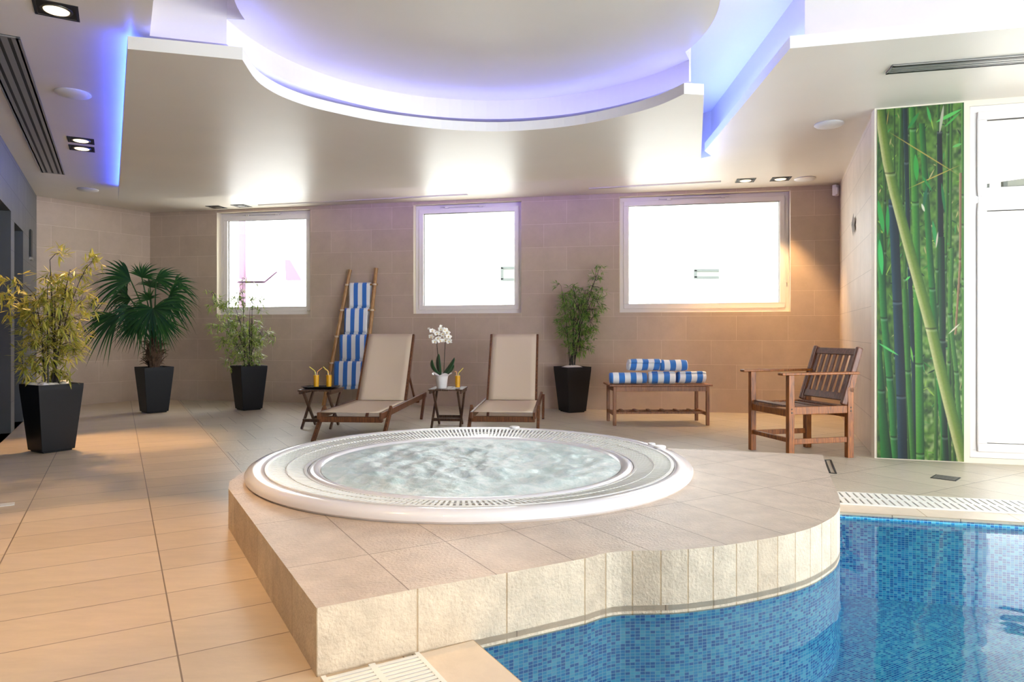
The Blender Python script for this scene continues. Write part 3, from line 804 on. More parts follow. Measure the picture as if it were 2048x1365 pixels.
for (ad, r) in ((78, 0.040), (19, 0.024), (14, 0.040)):
    _r = 1.222; MB().lathe([(r * 0.95, 0.0), (r, 0.003), (r, 0.009), (r * 0.88, 0.013), (0, 0.013)], 24, (_r * math.cos(math.radians(ad)), _r * math.sin(math.radians(ad)), 0.0535)).build('control_button', M['potwhite'], tub, smooth=True)

# ------------------------------------------------------------------ square planters
def planter(name, label, cx, cy, top, bottom, h, rotz, cat='potted plant'):
    t = thing(name, label, cat, (cx, cy, 0), rotz, 'plants in tall square black planters')
    m = MB()
    def sq(s, z): return [(-s / 2, -s / 2, z), (s / 2, -s / 2, z), (s / 2, s / 2, z), (-s / 2, s / 2, z)]
    rings = [sq(bottom - 0.03, 0.0), sq(bottom - 0.03, 0.012), sq(bottom, 0.014), sq(bottom + (top - bottom) * 0.97, h * 0.93), sq(top, h), sq(top - 0.02, h), sq(top - 0.025, h - 0.06)]
    for a, b in zip(rings[:-1], rings[1:]):
        for k in range(4): m.face([a[k], a[(k + 1) % 4], b[(k + 1) % 4], b[k]])
    m.face(rings[0][::-1])
    m.build('pot', M['black'], t, bevel=0.003)
    m = MB(); s = sq(top - 0.026, h - 0.045); m.face(s); m.build('soil', M['soil'], t, recalc=False)
    return t
def pebbles(t, spread, z, n, rmin, rmax, seed, mat='pebble'):
    q = random.Random(seed)
    for k in range(n):
        m = MB(); r = q.uniform(rmin, rmax); x = q.uniform(-spread, spread); y = q.uniform(-spread, spread)
        m.lathe([(0.001, -0.55 * r), (0.6 * r, -0.45 * r), (0.95 * r, -0.15 * r), (r, 0.1 * r), (0.75 * r, 0.42 * r), (0.35 * r, 0.6 * r), (0.001, 0.64 * r)], 12, (x, y, z + r * 0.3),
                wob=lambda kk, a, ph=q.uniform(0, 6): (0.12 * r * math.sin(2 * a + ph), 0))
        m.build('pebble', M[mat], t, smooth=True)
R60 = math.radians(60)
def corner_center(fx, fy, s, ang):
    c = Vector((fx, fy)) + Vector((math.cos(ang), math.sin(ang))) * s / 2 + Vector((-math.sin(ang), math.cos(ang))) * s / 2
    return c.x, c.y
pots = []
for (u, v, ang, lab) in ((84.6, 909, 58, 'large yellow green bamboo in a black planter topped with white pebbles'), (294.4, 828, 47, 'dark green fan palm with shaggy trunk in a black planter'),
                    (486.5, 822.5, 44, 'feathery bamboo in a black planter below the left window'), (1137.6, 827, 26, 'dense green bamboo in a black planter filled with white gravel')):
    p = P(u, v); a = math.radians(ang); cx, cy = corner_center(p[0], p[1], 0.25, a)
    pots.append((planter('potted_palm' if 'palm' in lab else 'potted_bamboo', lab, cx, cy, 0.345, 0.25, 0.565, a), cx, cy, a))
pebbles(pots[0][0], 0.13, 0.545, 15, 0.026, 0.042, 3)
pebbles(pots[3][0], 0.10, 0.545, 40, 0.012, 0.02, 5)
m = MB(); m.lathe([(0.001, 0.045), (0.07, 0.04), (0.12, 0.022), (0.15, 0.0)], 24, (0, 0, 0.54)); m.build('white_gravel', M['pebble'], pots[3][0], smooth=True)

# bamboo
def leaf(m, p, d, L, w, droop):
    """narrow pointed leaf from p along d"""
    d = d.normalized(); side = d.cross(Vector((0, 0, 1)))
    if side.length < 0.05: side = Vector((1, 0, 0))
    side = (side.normalized() + Vector((0, 0, rnd.uniform(-0.5, 0.5)))).normalized()
    a = p + d * L * 0.4 + Vector((0, 0, -droop * L * 0.12)); b = p + d * L * 0.75 + Vector((0, 0, -droop * L * 0.32)); e = p + d * L + Vector((0, 0, -droop * L * 0.6))
    m.add([p, a + side * w, a - side * w, b + side * w * 0.7, b - side * w * 0.7, e], [(0, 1, 2), (1, 3, 4, 2), (3, 5, 4)])
def bamboo(pot, zb, canes, clusters, mat, dens, leaf_len, seed, depth=0.8):
    rnd.seed(seed)
    t, cx, cy, pang = pot
    base = Vector((cx, cy, zb))
    def q(u, v, dy=0.0):
        Y = cy + dy; return Vector(((u - 1024) / F * Y, Y, 1 + (664 - v) * Y / F)) - base
    mc = MB(); tips = []
    for (u, v, rr_) in canes:
        tip = q(u, v, rnd.uniform(-0.08, 0.08)); st = Vector((rnd.uniform(-0.05, 0.05), rnd.uniform(-0.05, 0.05), -0.02))
        mid = st.lerp(tip, 0.5) + Vector((-(tip.x - st.x) * 0.25, 0, 0.03))
        pts = [st.lerp(mid, k / 5).lerp(mid.lerp(tip, k / 5), k / 5) for k in range(6)]
        mc.tube(pts, [rr_ * (1 - 0.75 * k / 5) for k in range(6)], 6); tips.append(pts)
    ml = MB()
    for (u, v, r) in clusters:
        n = max(3, int(dens * (r / 20.0) ** 2))
        wr = r * cy / F
        # branchlet from the nearest cane
        c0 = q(u, v)
        best = min(((pp - c0).length, pp) for pts in tips for pp in pts[1:])[1]
        mc.tube([best, best.lerp(c0, 0.5) + Vector((0, 0, 0.02)), c0], [0.003, 0.0025, 0.0015], 4, cap=False)
        for k in range(n):
            a = rnd.uniform(0, 2 * PI); rad_ = wr * math.sqrt(rnd.random()); dy = rnd.uniform(-1, 1) * min(wr * 1.3, 0.2) * depth
            p = c0 + Vector((math.cos(a) * rad_, dy, math.sin(a) * rad_))
            mc.tube([c0.lerp(p, 0.1), p], [0.0013, 0.0008], 3, cap=False)
            od = Vector((math.cos(a) * 0.8 + rnd.uniform(-0.5, 0.5), rnd.uniform(-0.7, 0.7), rnd.uniform(-0.75, 0.45)))
            for j in range(rnd.randint(3, 6)):
                dd = (od.normalized() + Vector((rnd.uniform(-0.8, 0.8), rnd.uniform(-0.8, 0.8), rnd.uniform(-0.6, 0.5)))).normalized()
                leaf(ml, p, dd, leaf_len * rnd.uniform(0.6, 1.15), leaf_len * rnd.uniform(0.055, 0.082), rnd.uniform(-0.1, 0.5))
    mc.build('canes', M['cane'], t, smooth=True, loc=(0, 0, zb), rotz=-pang)
    f = ml.build('leaves', M[mat], t, recalc=False, loc=(0, 0, zb), rotz=-pang); f['kind'] = 'stuff'
    return t
ZP = 0.52
bamboo(pots[0], ZP,
       [(100, 520, 0.011), (140, 540, 0.010), (160, 560, 0.008), (70, 590, 0.009), (110, 600, 0.009), (60, 640, 0.007), (140, 640, 0.007), (95, 570, 0.008)],
       [(122, 506, 14), (186, 522, 17), (176, 545, 15), (152, 556, 20), (32, 562, 20), (100, 562, 22), (12, 604, 20), (45, 606, 24), (80, 602, 24), (110, 596, 26), (140, 588, 26), (160, 606, 26), (30, 635, 14),
        (65, 632, 28), (100, 630, 32), (130, 632, 30), (158, 640, 14), (80, 668, 30), (112, 668, 34), (140, 672, 26), (62, 690, 20), (95, 702, 30), (130, 704, 26), (58, 722, 20), (85, 732, 22), (110, 740, 20), (60, 756, 14), (84, 760, 14), (136, 748, 12), (148, 700, 16), (155, 690, 10)],
       'leaf_y', 17, 0.10, 11)
bamboo(pots[2], ZP,
       [(430, 590, 0.007), (485, 556, 0.007), (505, 575, 0.007), (465, 600, 0.008), (525, 660, 0.006), (450, 655, 0.006), (500, 620, 0.008)],
       [(422, 586, 8), (430, 606, 12), (445, 618, 13), (462, 606, 15), (480, 600, 14), (500, 598, 16), (520, 604, 12), (522, 622, 8), (490, 562, 7), (512, 572, 6), (482, 580, 8), (435, 655, 14), (455, 650, 18), (480, 640, 16), (505, 650, 16), (475, 668, 22),
        (500, 672, 22), (522, 668, 16), (538, 674, 10), (450, 684, 16), (475, 692, 22), (500, 694, 20), (520, 690, 12), (462, 712, 14), (490, 716, 16), (512, 716, 14), (460, 730, 8), (505, 730, 10)],
       'leaf_g', 46, 0.085, 12)
bamboo(pots[3], ZP + 0.04,
       [(1200, 535, 0.008), (1190, 560, 0.007), (1122, 572, 0.006), (1150, 590, 0.008), (1170, 585, 0.008), (1185, 600, 0.007), (1140, 620, 0.007)],
       [(1200, 537, 9), (1190, 552, 11), (1186, 572, 8), (1116, 570, 7), (1145, 574, 9), (1205, 580, 8), (1128, 592, 12), (1150, 592, 16), (1172, 590, 16), (1192, 600, 14), (1204, 616, 8), (1130, 614, 16), (1155, 614, 22), (1182, 620, 18),
        (1128, 640, 16), (1152, 642, 22), (1180, 642, 18), (1132, 664, 16), (1158, 668, 22), (1180, 666, 14), (1138, 688, 12), (1160, 692, 18), (1176, 700, 9), (1150, 706, 10)],
       'leaf_d', 60, 0.080, 13)

# fan palm
def palm():
    rnd.seed(21)
    cx, cy = pots[1][1], pots[1][2]; zb = 0.52
    t, pang = pots[1][0], pots[1][3]
    base = Vector((cx, cy, zb))
    def q(u, v, dy=0.0):
        Y = cy + dy; return Vector(((u - 1024) / F * Y, Y, 1 + (664 - v) * Y / F)) - base
    m = MB(); m.lathe([(0.05, -0.02), (0.058, 0.05), (0.078, 0.12), (0.088, 0.2), (0.075, 0.28), (0.05, 0.36), (0.025, 0.42)], 20, wob=lambda k, a: (0.014 * math.sin(7 * a + k * 2), 0))
    for k in range(110):
        a = rnd.uniform(0, 2 * PI); z = rnd.uniform(0.06, 0.36); r = 0.07
        p = Vector((r * math.cos(a), r * math.sin(a), z)); e = p + Vector((math.cos(a) * rnd.uniform(0.04, 0.12), math.sin(a) * 0.07, rnd.uniform(-0.04, 0.1)))
        m.tube([p, p.lerp(e, 0.5) + Vector((0, 0, 0.02)), e], [0.007, 0.005, 0.001], 4)
    m.build('trunk', M['trunk'], t, smooth=True, loc=(0, 0, zb), rotz=-pang)
    fans = [  # hub (u, v, dy), axis direction (x, y, z), spread deg, length, droop
        ((262, 562, 0.0), (-1, -0.1, 0.25), 120, 0.52, 0.55), ((284, 556, 0.1), (0.3, 0.2, 1.0), 150, 0.30, 0.4), ((306, 618, -0.35), (0.15, -0.5, -0.75), 250, 0.50, 0.25),
        ((340, 590, -0.05), (1, -0.1, 0.25), 130, 0.38, 0.75), ((330, 600, -0.15), (0.85, -0.2, -0.5), 110, 0.38, 0.5), ((238, 632, -0.1), (-0.75, -0.3, -0.45), 100, 0.48, 0.45), ((215, 632, 0.1), (-1, 0.0, -0.35), 45, 0.26, 0.6),
        ((300, 575, 0.2), (0.2, 0.6, 0.5), 160, 0.36, 0.5), ((262, 600, 0.15), (-0.8, 0.3, -0.1), 110, 0.40, 0.6), ((312, 560, 0.1), (0.9, 0.2, 0.3), 100, 0.36, 0.5), ((280, 640, -0.2), (-0.3, -0.4, -0.9), 110, 0.36, 0.2)]
    fans += [((255, 590, 0.25), (-0.9, 0.4, 0.4), 110, 0.42, 0.7), ((300, 600, -0.1), (-0.2, -0.5, 0.7), 130, 0.30, 0.8), ((322, 640, 0.0), (0.7, -0.1, -0.8), 90, 0.34, 0.3), ((350, 570, 0.15), (0.9, 0.3, 0.5), 110, 0.30, 0.7), ((270, 620, -0.25), (-0.5, -0.7, -0.3), 140, 0.36, 0.6)]
    crown = Vector((0, 0, 0.36))
    for (h, ax, spread, L, droop) in fans:
        hub = q(*h); ax = Vector(ax).normalized()
        mp = MB(); md = crown.lerp(hub, 0.5) + Vector((0, 0, 0.06))
        mp.tube([crown * 0.7, crown, md, hub], [0.014, 0.011, 0.009, 0.007], 6)
        side = ax.cross(Vector((0, -1, 0.25)))
        if side.length < 0.1: side = ax.cross(Vector((0, 0, 1)))
        side.normalize(); nrm = side.cross(ax)
        n = int(spread / 7) + 3; ml = MB()
        for k in range(n):
            an = math.radians(-spread / 2 + spread * k / (n - 1) + rnd.uniform(-2, 2))
            d = ax * math.cos(an) + side * math.sin(an)
            Lk = L * (0.82 + 0.25 * math.cos(an * 0.8)) * rnd.uniform(0.9, 1.08)
            w0 = Lk * 0.038 + 0.004; dk2 = droop * rnd.uniform(0.8, 1.9); sd = d.cross(nrm).normalized(); S = 7
            vs = []
            for j in range(S + 1):
                s = j / S; c = hub + d * Lk * s + Vector((0, 0, -1)) * dk2 * Lk * 0.6 * s ** 2.0 + nrm * 0.06 * Lk * math.sin(PI * s)
                w = w0 * (0.18 + 1.25 * s) * 0.9 if s < 0.4 else w0 * 0.61 * (1 - s) / 0.6
                fold = nrm * w * 0.45
                vs += [c + sd * w + fold, c, c - sd * w + fold]
            fs = []
            for j in range(S):
                a = j * 3; fs += [(a, a + 1, a + 4, a + 3), (a + 1, a + 2, a + 5, a + 4)]
            ml.add(vs, fs)
        f = ml.build('fan_leaf', M['palm'], t, recalc=False, loc=(0, 0, zb), rotz=-pang)
        for pg in f.data.polygons: pg.use_smooth = True
        mp.build('leaf_stalk', M['palm'], t, smooth=True, loc=(0, 0, zb), rotz=-pang)
palm()

# ------------------------------------------------------------------ sun loungers
def lounger():
    t = thing('sun_lounger', '', 'sun lounger', (0, 0, 0), 0, 'teak sun loungers behind the whirlpool')
    W = 0.61
    for s in (-1, 1):
        x = s * (W / 2 - 0.016)
        m = MB(); m.bar((x, 0.0, 0.235), (x, 2.0, 0.25), 0.03, 0.062); m.build('side_rail', M['teak'], t, bevel=0.006)
        m = MB(); m.bar((x + s * 0.03, 0.26, 0.29), (x + s * 0.03, -0.06, 0.0), 0.028, 0.05, up=(0, 1, 0)); m.build('leg', M['teak'], t, bevel=0.005)
        m = MB(); m.bar((x + s * 0.03, 1.80, 0.26), (x + s * 0.03, 1.62, 0.0), 0.028, 0.045, up=(0, 1, 0)); m.build('leg', M['teak'], t, bevel=0.005)
    m = MB(); m.box((0, 0.05, 0.198), (W - 0.02, 0.05, 0.05)); m.build('foot_crossbar', M['teak'], t, bevel=0.005)
    m = MB(); m.box((0, 1.72, 0.20), (W - 0.06, 0.045, 0.04)); m.build('rear_crossbar', M['teak'], t, bevel=0.005)
    # seat sling
    m = MB(); N = 16; K = 8; vs = []; fs = []
    for i in range(N + 1):
        for j in range(K + 1):
            y = 0.01 + 1.08 * i / N; x = (-0.5 + j / K) * (W - 0.07)
            sag = 0.028 * math.sin(PI * i / N) * math.cos(PI * (j / K - 0.5))
            vs.append((x, y, 0.270 - sag))
    for i in range(N):
        for j in range(K):
            a = i * (K + 1) + j; fs.append((a, a + 1, a + K + 2, a + K + 1))
    m.add(vs, fs); o = m.build('seat_sling', M['sling'], t, smooth=True); sm = o.modifiers.new('cloth', 'SOLIDIFY'); sm.thickness = 0.006
    # backrest
    a0 = Vector((0, 1.09, 0.262)); b0 = Vector((0, 1.50, 0.965)); dd = (b0 - a0)
    for s in (-1, 1):
        m = MB(); x = s * (W / 2 - 0.045)
        m.bar((x, a0.y, a0.z), (x, b0.y, b0.z), 0.026, 0.045, up=(0, -1, 0.6)); m.build('back_post', M['teak'], t, bevel=0.006)
    for f in (0.03, 0.985):
        c = a0 + dd * f; m = MB(); m.bar((-W / 2 + 0.055, c.y + 0.01, c.z), (W / 2 - 0.055, c.y + 0.01, c.z), 0.02, 0.02); m.build('back_crossbar', M['teak'], t)
    m = MB(); vs = []; fs = []
    for i in range(N + 1):
        for j in range(K + 1):
            c = a0 + dd * (i / N) ; x = (-0.5 + j / K) * (W - 0.11)
            sag = 0.02 * math.sin(PI * i / N) * math.cos(PI * (j / K - 0.5))
            vs.append((x, c.y - 0.012 + sag, c.z + 0.008))
    for i in range(N):
        for j in range(K):
            a = i * (K + 1) + j; fs.append((a, a + 1, a + K + 2, a + K + 1))
    m.add(vs, fs); o = m.build('back_sling', M['sling'], t, smooth=True); sm = o.modifiers.new('cloth', 'SOLIDIFY'); sm.thickness = 0.006
    for s in (-1, 1):
        m = MB(); m.bar((s * 0.22, 1.33, 0.62), (s * 0.22, 1.70, 0.25), 0.02, 0.03); m.build('back_prop', M['teak'], t, bevel=0.004)
    return t
l1 = lounger(); ang = -math.atan2(0.15, 1.98)
l1['label'] = 'reclined beige sling lounger beside the tray table and ladder'
l1.location = (-1.475, 6.19, 0); l1.rotation_euler = (0, 0, ang)
dup(l1, (-0.085, 6.22, 0), ang, 'reclined beige sling lounger between orchid table and lone bamboo')

# ------------------------------------------------------------------ folding side tables
def side_table():
    t = thing('side_table', '', 'side table', group='dark folding side tables')
    w, d, h = 0.36, 0.42, 0.405
    m = MB()
    n = 5
    for k in range(n):
        x = -w / 2 + (k + 0.5) * w / n; m.box((x, 0, h - 0.008), (w / n - 0.004, d, 0.016))
    m.build('table_top', M['teak_dark'], t, bevel=0.003)
    for s in (-1, 1):
        m = MB(); m.box((s * (w / 2 - 0.02), 0, h - 0.032), (0.022, d - 0.03, 0.03)); m.build('top_rail', M['teak_dark'], t, bevel=0.003)
        x = s * (w / 2 - 0.03)
        m = MB(); m.bar((x, d / 2 - 0.03, h - 0.03), (x, -d / 2 + 0.04, 0.0), 0.02, 0.032, up=(0, 1, 0)); m.build('leg', M['teak_dark'], t, bevel=0.003)
        x2 = x - s * 0.024
        m = MB(); m.bar((x2, -d / 2 + 0.03, h - 0.03), (x2, d / 2 - 0.04, 0.0), 0.02, 0.032, up=(0, 1, 0)); m.build('leg', M['teak_dark'], t, bevel=0.003)
    m = MB(); m.box((0, -d / 2 + 0.075, 0.085), (w - 0.06, 0.02, 0.032)); m.build('stretcher', M['teak_dark'], t, bevel=0.003)
    m = MB(); m.box((0, d / 2 - 0.075, 0.085), (w - 0.11, 0.02, 0.032)); m.build('stretcher', M['teak_dark'], t, bevel=0.003)
    return t
st = side_table(); st['label'] = 'dark folding side table holding the tray of two drinks'
T1 = Vector((-2.0, 7.17, 0)); T2 = Vector((-0.675, 7.24, 0)); TH = 0.405
st.location = T1; st.rotation_euler = (0, 0, ang * 0.9)
dup(st, T2, ang * 0.9, 'dark folding side table holding the white orchid')
# tray
def tray():
    t = MB(); a, b = 0.19, 0.125
    pts = lambda s, z: [(x * s, y * s, z) for x, y in ((-a, -b * 0.5), (-a * 0.82, -b), (a * 0.82, -b), (a, -b * 0.5), (a, b * 0.5), (a * 0.82, b), (-a * 0.82, b), (-a, b * 0.5))]
    rings = [pts(0.72, 0.0), pts(0.78, 0.002), pts(1.0, 0.022), pts(1.0, 0.026), pts(0.96, 0.024), pts(0.76, 0.007)]
    for p, q in zip(rings[:-1], rings[1:]):
        for k in range(8): t.face([p[k], p[(k + 1) % 8], q[(k + 1) % 8], q[k]])
    t.face(rings[0][::-1]); t.face(rings[-1])
    o = t.build('serving_tray', M['tray'], bevel=0.0015)
    o.location = (T1.x + 0.0, T1.y - 0.03, TH); o.rotation_euler = (0, 0, ang)
    tag(o, 'glossy black eight-sided tray under two juice glasses', 'tray')
tray()
def juice_glass(loc, label, straws):
    t = thing('juice_glass', label, 'drinking glass', loc, 0, 'glasses of orange juice')
    m = MB(); m.lathe([(0.001, 0.0), (0.026, 0.0), (0.028, 0.004), (0.031, 0.165), (0.0295, 0.165), (0.0262, 0.014), (0.001, 0.012)], 24); m.build('tumbler', M['glass'], t, smooth=True)
    m = MB(); m.lathe([(0.001, 0.0135), (0.0255, 0.015), (0.0285, 0.135), (0.001, 0.135)], 24); m.build('juice', M['juice'], t, smooth=True)
    for (mat, dx, dz, ex, ez) in straws:
        m = MB(); m.tube([(-dx * 0.4, 0, 0.03), (dx * 0.8, 0.0, dz), (dx * 0.8 + ex * 0.15, 0, dz + 0.008), (dx + ex, 0, dz + ez)], 0.0038, 8)
        m.build('straw', M[mat], t, smooth=True)
    return t
ty = T1.y - 0.04
juice_glass((T1.x - 0.045, ty, TH + 0.0075), 'orange juice glass on the tray, its two straws spread apart', [('straw_y', -0.016, 0.175, -0.055, 0.045), ('straw_o', 0.016, 0.17, 0.045, 0.04)])
juice_glass((T1.x + 0.085, ty + 0.01, TH + 0.0075), 'orange juice glass on the tray, one side towards the lounger', [('straw_y', -0.014, 0.175, -0.045, 0.045), ('straw_o', -0.006, 0.172, -0.04, 0.025)])
juice_glass((T2.x + 0.105, T2.y - 0.10, TH), 'single orange juice glass beside the orchid pot', [('straw_o', -0.014, 0.172, -0.016, 0.006), ('straw_y', 0.014, 0.165, 0.045, 0.05)])
# orchid
def orchid():
    rnd.seed(5)
    ox, oy = T2.x - 0.065, T2.y - 0.05
    t = thing('potted_orchid', 'white orchid in a white flared pot on the side table', 'orchid', (ox, oy, TH))
    m = MB(); m.lathe([(0.001, 0.0), (0.048, 0.0), (0.052, 0.006), (0.066, 0.12), (0.074, 0.135), (0.098, 0.15), (0.095, 0.153), (0.07, 0.14), (0.055, 0.12), (0.001, 0.115)], 40,
                      wob=lambda k, a: ((0.014 * math.sin(5 * a), 0.012 * math.sin(5 * a + 1)) if k in (5, 6) else (0, 0)))
    m.build('pot', M['potwhite'], t, smooth=True)
    def blade(pts, w, mat, name):
        m = MB(); S = 10; vs = []
        p0, p1, p2 = [Vector(p) for p in pts]
        for j in range(S + 1):
            s = j / S; c = p0 * (1 - s) ** 2 + p1 * 2 * s * (1 - s) + p2 * s * s
            ww = w * math.sin(PI * min(1, s * 0.86 + 0.1)) ** 0.8 + 0.002
            if s == 1: ww = 0.001
            vs += [c + Vector((ww * 0.75, -ww * 0.6, 0.004)), c + Vector((0, 0.002, -0.004)), c + Vector((-ww * 0.75, ww * 0.6, 0.004))]
        fs = []
        for j in range(S):
            a = 3 * j; fs += [(a, a + 1, a + 4, a + 3), (a + 1, a + 2, a + 5, a + 4)]
        m.add(vs, fs); o = m.build(name, mat, t, smooth=True); q = o.modifiers.new('thick', 'SOLIDIFY'); q.thickness = 0.003
    blade([(0.0, 0, 0.13), (-0.12, -0.01, 0.2), (-0.10, 0, 0.30)], 0.03, M['orchleaf'], 'leaf')
    blade([(-0.01, 0, 0.13), (-0.05, 0.02, 0.25), (-0.03, 0.0, 0.36)], 0.034, M['orchleaf'], 'leaf')
    blade([(0.0, -0.01, 0.13), (0.09, -0.01, 0.19), (0.135, 0, 0.32)], 0.034, M['orchleaf'], 'leaf')
    blade([(0.01, 0.02, 0.13), (0.09, 0.04, 0.15), (0.125, 0.05, 0.24)], 0.026, M['orchleaf'], 'leaf')
    for (x0, x1, x2, zt) in ((-0.02, -0.05, -0.045, 0.56), (0.02, 0.035, 0.045, 0.60)):
        m = MB(); m.tube([(x0, 0, 0.12), ((x0 + x1) / 2, 0, 0.28), (x1, 0, 0.45), (x2, -0.01, zt)], 0.0042, 7); m.build('stem', M['stem'], t, smooth=True)
    fl = [(-0.098, 0.60), (-0.105, 0.54), (-0.075, 0.49), (-0.045, 0.575), (-0.03, 0.52), (-0.015, 0.50), (0.02, 0.565), (0.035, 0.61), (0.06, 0.585), (0.075, 0.54), (0.045, 0.505), (0.085, 0.49), (0.0, 0.62), (0.045, 0.545), (-0.01, 0.655), (-0.13, 0.625)]
    for k, (x, z) in enumerate(fl):
        sc = 0.036 if k < 14 else 0.018
        c = Vector((x, -0.03 + rnd.uniform(-0.025, 0.03), z)); m = MB(); rot0 = rnd.uniform(-0.3, 0.3)
        tilt = Vector((rnd.uniform(-0.4, 0.4), -1, rnd.uniform(-0.2, 0.3))).normalized(); X = tilt.cross(Vector((0, 0, 1))).normalized(); Z = X.cross(tilt).normalized()
        for j, (pa_, wd, ln) in enumerate(((90, 0.5, 1.0), (210, 0.45, 0.95), (330, 0.45, 0.95), (20, 0.85, 1.05), (160, 0.85, 1.05))):
            a = math.radians(pa_) + rot0; d = X * math.cos(a) + Z * math.sin(a); sd = d.cross(tilt); S = 6; off_ = tilt * (0.002 * j)
            L_ = sc * ln; vs = [c + off_]
            for i in range(1, S): 
                s = i / S; w_ = sc * wd * math.sin(PI * s ** 0.75) * 0.62
                vs += [c + off_ + d * L_ * s + sd * w_ + tilt * sc * 0.15 * s, c + off_ + d * L_ * s - sd * w_ + tilt * sc * 0.15 * s]
            vs.append(c + off_ + d * L_)
            fs = [(0, 1, 2)] + [(2 * i - 1, 2 * i + 1, 2 * i + 2, 2 * i) for i in range(1, S - 1)] + [(2 * S - 3, 2 * S - 1, 2 * S - 2)]
            m.add(vs, fs)
        f = m.build('flower', M['petal'], t, recalc=False)
        if k < 14:
            m = MB(); m.lathe([(0.001, -0.007), (0.006, -0.003), (0.007, 0.002), (0.001, 0.008)], 8, tuple(c + tilt * 0.012)); m.build('flower_centre', M['lip'], f, smooth=True)
orchid()

# ------------------------------------------------------------------ bamboo ladder with towels
LB0 = Vector((-2.54, 9.20, 0)); LB1 = Vector((-1.985, 9.08, 0)); LT0 = Vector((-2.232, 9.41, 1.855)); LT1 = Vector((-1.856, 9.335, 1.87))
lad = thing('bamboo_ladder', 'bamboo ladder leaning on the back wall, hung with towels', 'ladder', (-2.26, 9.16, 0))
lo = Vector((-2.26, 9.16, 0))
for a, b in ((LB0, LT0), (LB1, LT1)):
    m = MB(); pts = []; rs = []
    for k in range(29):
        s = k / 28; pts.append(a.lerp(b, s) - lo + Vector((0, 0, 0.002 if k == 0 else 0))); rs.append(0.027 - 0.004 * s + (0.004 if k % 5 == 3 else 0))
    m.tube(pts, rs, 14); m.build('pole', M['bamboo'], lad, smooth=True)
rungz = [0.575, 0.935, 1.295, 1.645]
rungs = []
for z in rungz:
    a = LB0.lerp(LT0, z / LT0.z); b = LB1.lerp(LT1, z / LT1.z)
    rungs.append((a, b))
    m = MB(); d = (b - a).normalized(); m.tube([a - d * 0.04 - lo, b + d * 0.04 - lo], 0.014, 10); rg = m.build('rung', M['bamboo'], lad, smooth=True)
    for p in (a, b):
        m = MB(); m.lathe([(0.028, -0.012), (0.034, -0.01), (0.036, 0.0), (0.034, 0.01), (0.028, 0.012)], 12, tuple(p - lo)); m.build('lashing', M['lash'], rg, smooth=True)
M['towel'] = striped('blue_and_white_terry', srgb(62, 122, 208), srgb(238, 240, 246), 0.125, 0, 0.5)
M['towel_roll'] = striped('blue_and_white_terry_roll', srgb(66, 128, 210), srgb(240, 241, 246), 0.126, 0, 0.5)
tlab = ['lowest striped towel on the bamboo ladder', 'striped towel on the ladder, second from the bottom', 'striped towel on the ladder, second from the top', 'topmost striped towel on the bamboo ladder']
for k, (a, b) in enumerate(rungs):
    d = (b - a).normalized(); fwd = Vector((d.y, -d.x, 0))
    if fwd.y > 0: fwd = -fwd
    L = (b - a).length; w = [0.40, 0.38, 0.325, 0.29][k]; c = a + d * (0.05 + w / 2) if k < 3 else a + d * (0.045 + w / 2)
    m = MB(); J = 18; rr_ = 0.024
    prof = [(-0.030, -0.24), (-0.028, -0.12), (-0.026, 0.0), (-0.018, 0.016), (0.0, 0.024), (0.020, 0.018), (0.030, 0.0), (0.036, -0.1), (0.040, -0.2), (0.043, -0.30), (0.044, -0.345)]
    vs = []; uvs = []; fs = []; fu = []
    for layer in (0, 1):
        base = len(vs); sh = -0.012 * layer
        for j in range(J + 1):
            x = -w / 2 + w * j / J
            for i, (y, z) in enumerate(prof):
                o_ = y * (1 + 0.25 * layer) + 0.004 * math.sin(j * 0.9 + k * 2 + i * 0.25) * (abs(z) * 3)
                p = c + d * (x + (0.015 * layer) - 0.02 * z * (k % 2)) + fwd * (o_ + (0.006 * layer)) + Vector((0, 0, z * (1 - 0.12 * layer) + sh * 0 + 0.006 * math.sin(j * 0.5 + k) * (z < -0.2)))
                vs.append(p - c)
        n = len(prof)
        for j in range(J):
            for i in range(n - 1):
                q = (base + j * n + i, base + (j + 1) * n + i, base + (j + 1) * n + i + 1, base + j * n + i + 1)
                u0 = w * j / J + 0.013 * k * 1.7; u1 = w * (j + 1) / J + 0.013 * k * 1.7
                fs.append(q); fu.append([(u0, i), (u1, i), (u1, i + 1), (u0, i + 1)])
    m.add(vs, fs, 0, fu)
    o = m.build('bath_towel', M['towel'], smooth=True); o.location = c
    s_ = o.modifiers.new('terry', 'SOLIDIFY'); s_.thickness = 0.009; s_.offset = 0
    tag(o, tlab[k], 'towel', 'striped towels on the ladder')

# ------------------------------------------------------------------ bench with rolled towels
bx0 = Vector(P(1229, 852)); bx1 = Vector(P(1415, 851.3)); bL = (bx1 - bx0).length; ba = math.atan2(bx1.y - bx0.y, bx1.x - bx0.x)
bench = thing('slatted_bench', 'narrow wooden bench under the wide window, stacked with towels', 'bench', bx0, ba)
BD, BH = 0.40, 0.435
for x in (0.0, bL):
    for y in (0.0, BD):
        m = MB(); m.box((x, y, BH / 2 - 0.01), (0.034, 0.034, BH - 0.02)); m.build('leg', M['benchwood'], bench, bevel=0.004)
m = MB()
for k in range(6): m.box((bL / 2, -0.01 + (BD + 0.02) * (k + 0.5) / 6, BH - 0.009), (bL + 0.11, (BD + 0.04) / 6 - 0.008, 0.018))
m.build('bench_top', M['benchwood'], bench, bevel=0.004)
m = MB(); m.box((bL / 2, 0.0, BH - 0.045), (bL - 0.03, 0.024, 0.05)); m.build('apron', M['benchwood'], bench, bevel=0.003)
m = MB(); m.box((bL / 2, BD, BH - 0.045), (bL - 0.03, 0.024, 0.05)); m.build('apron', M['benchwood'], bench, bevel=0.003)
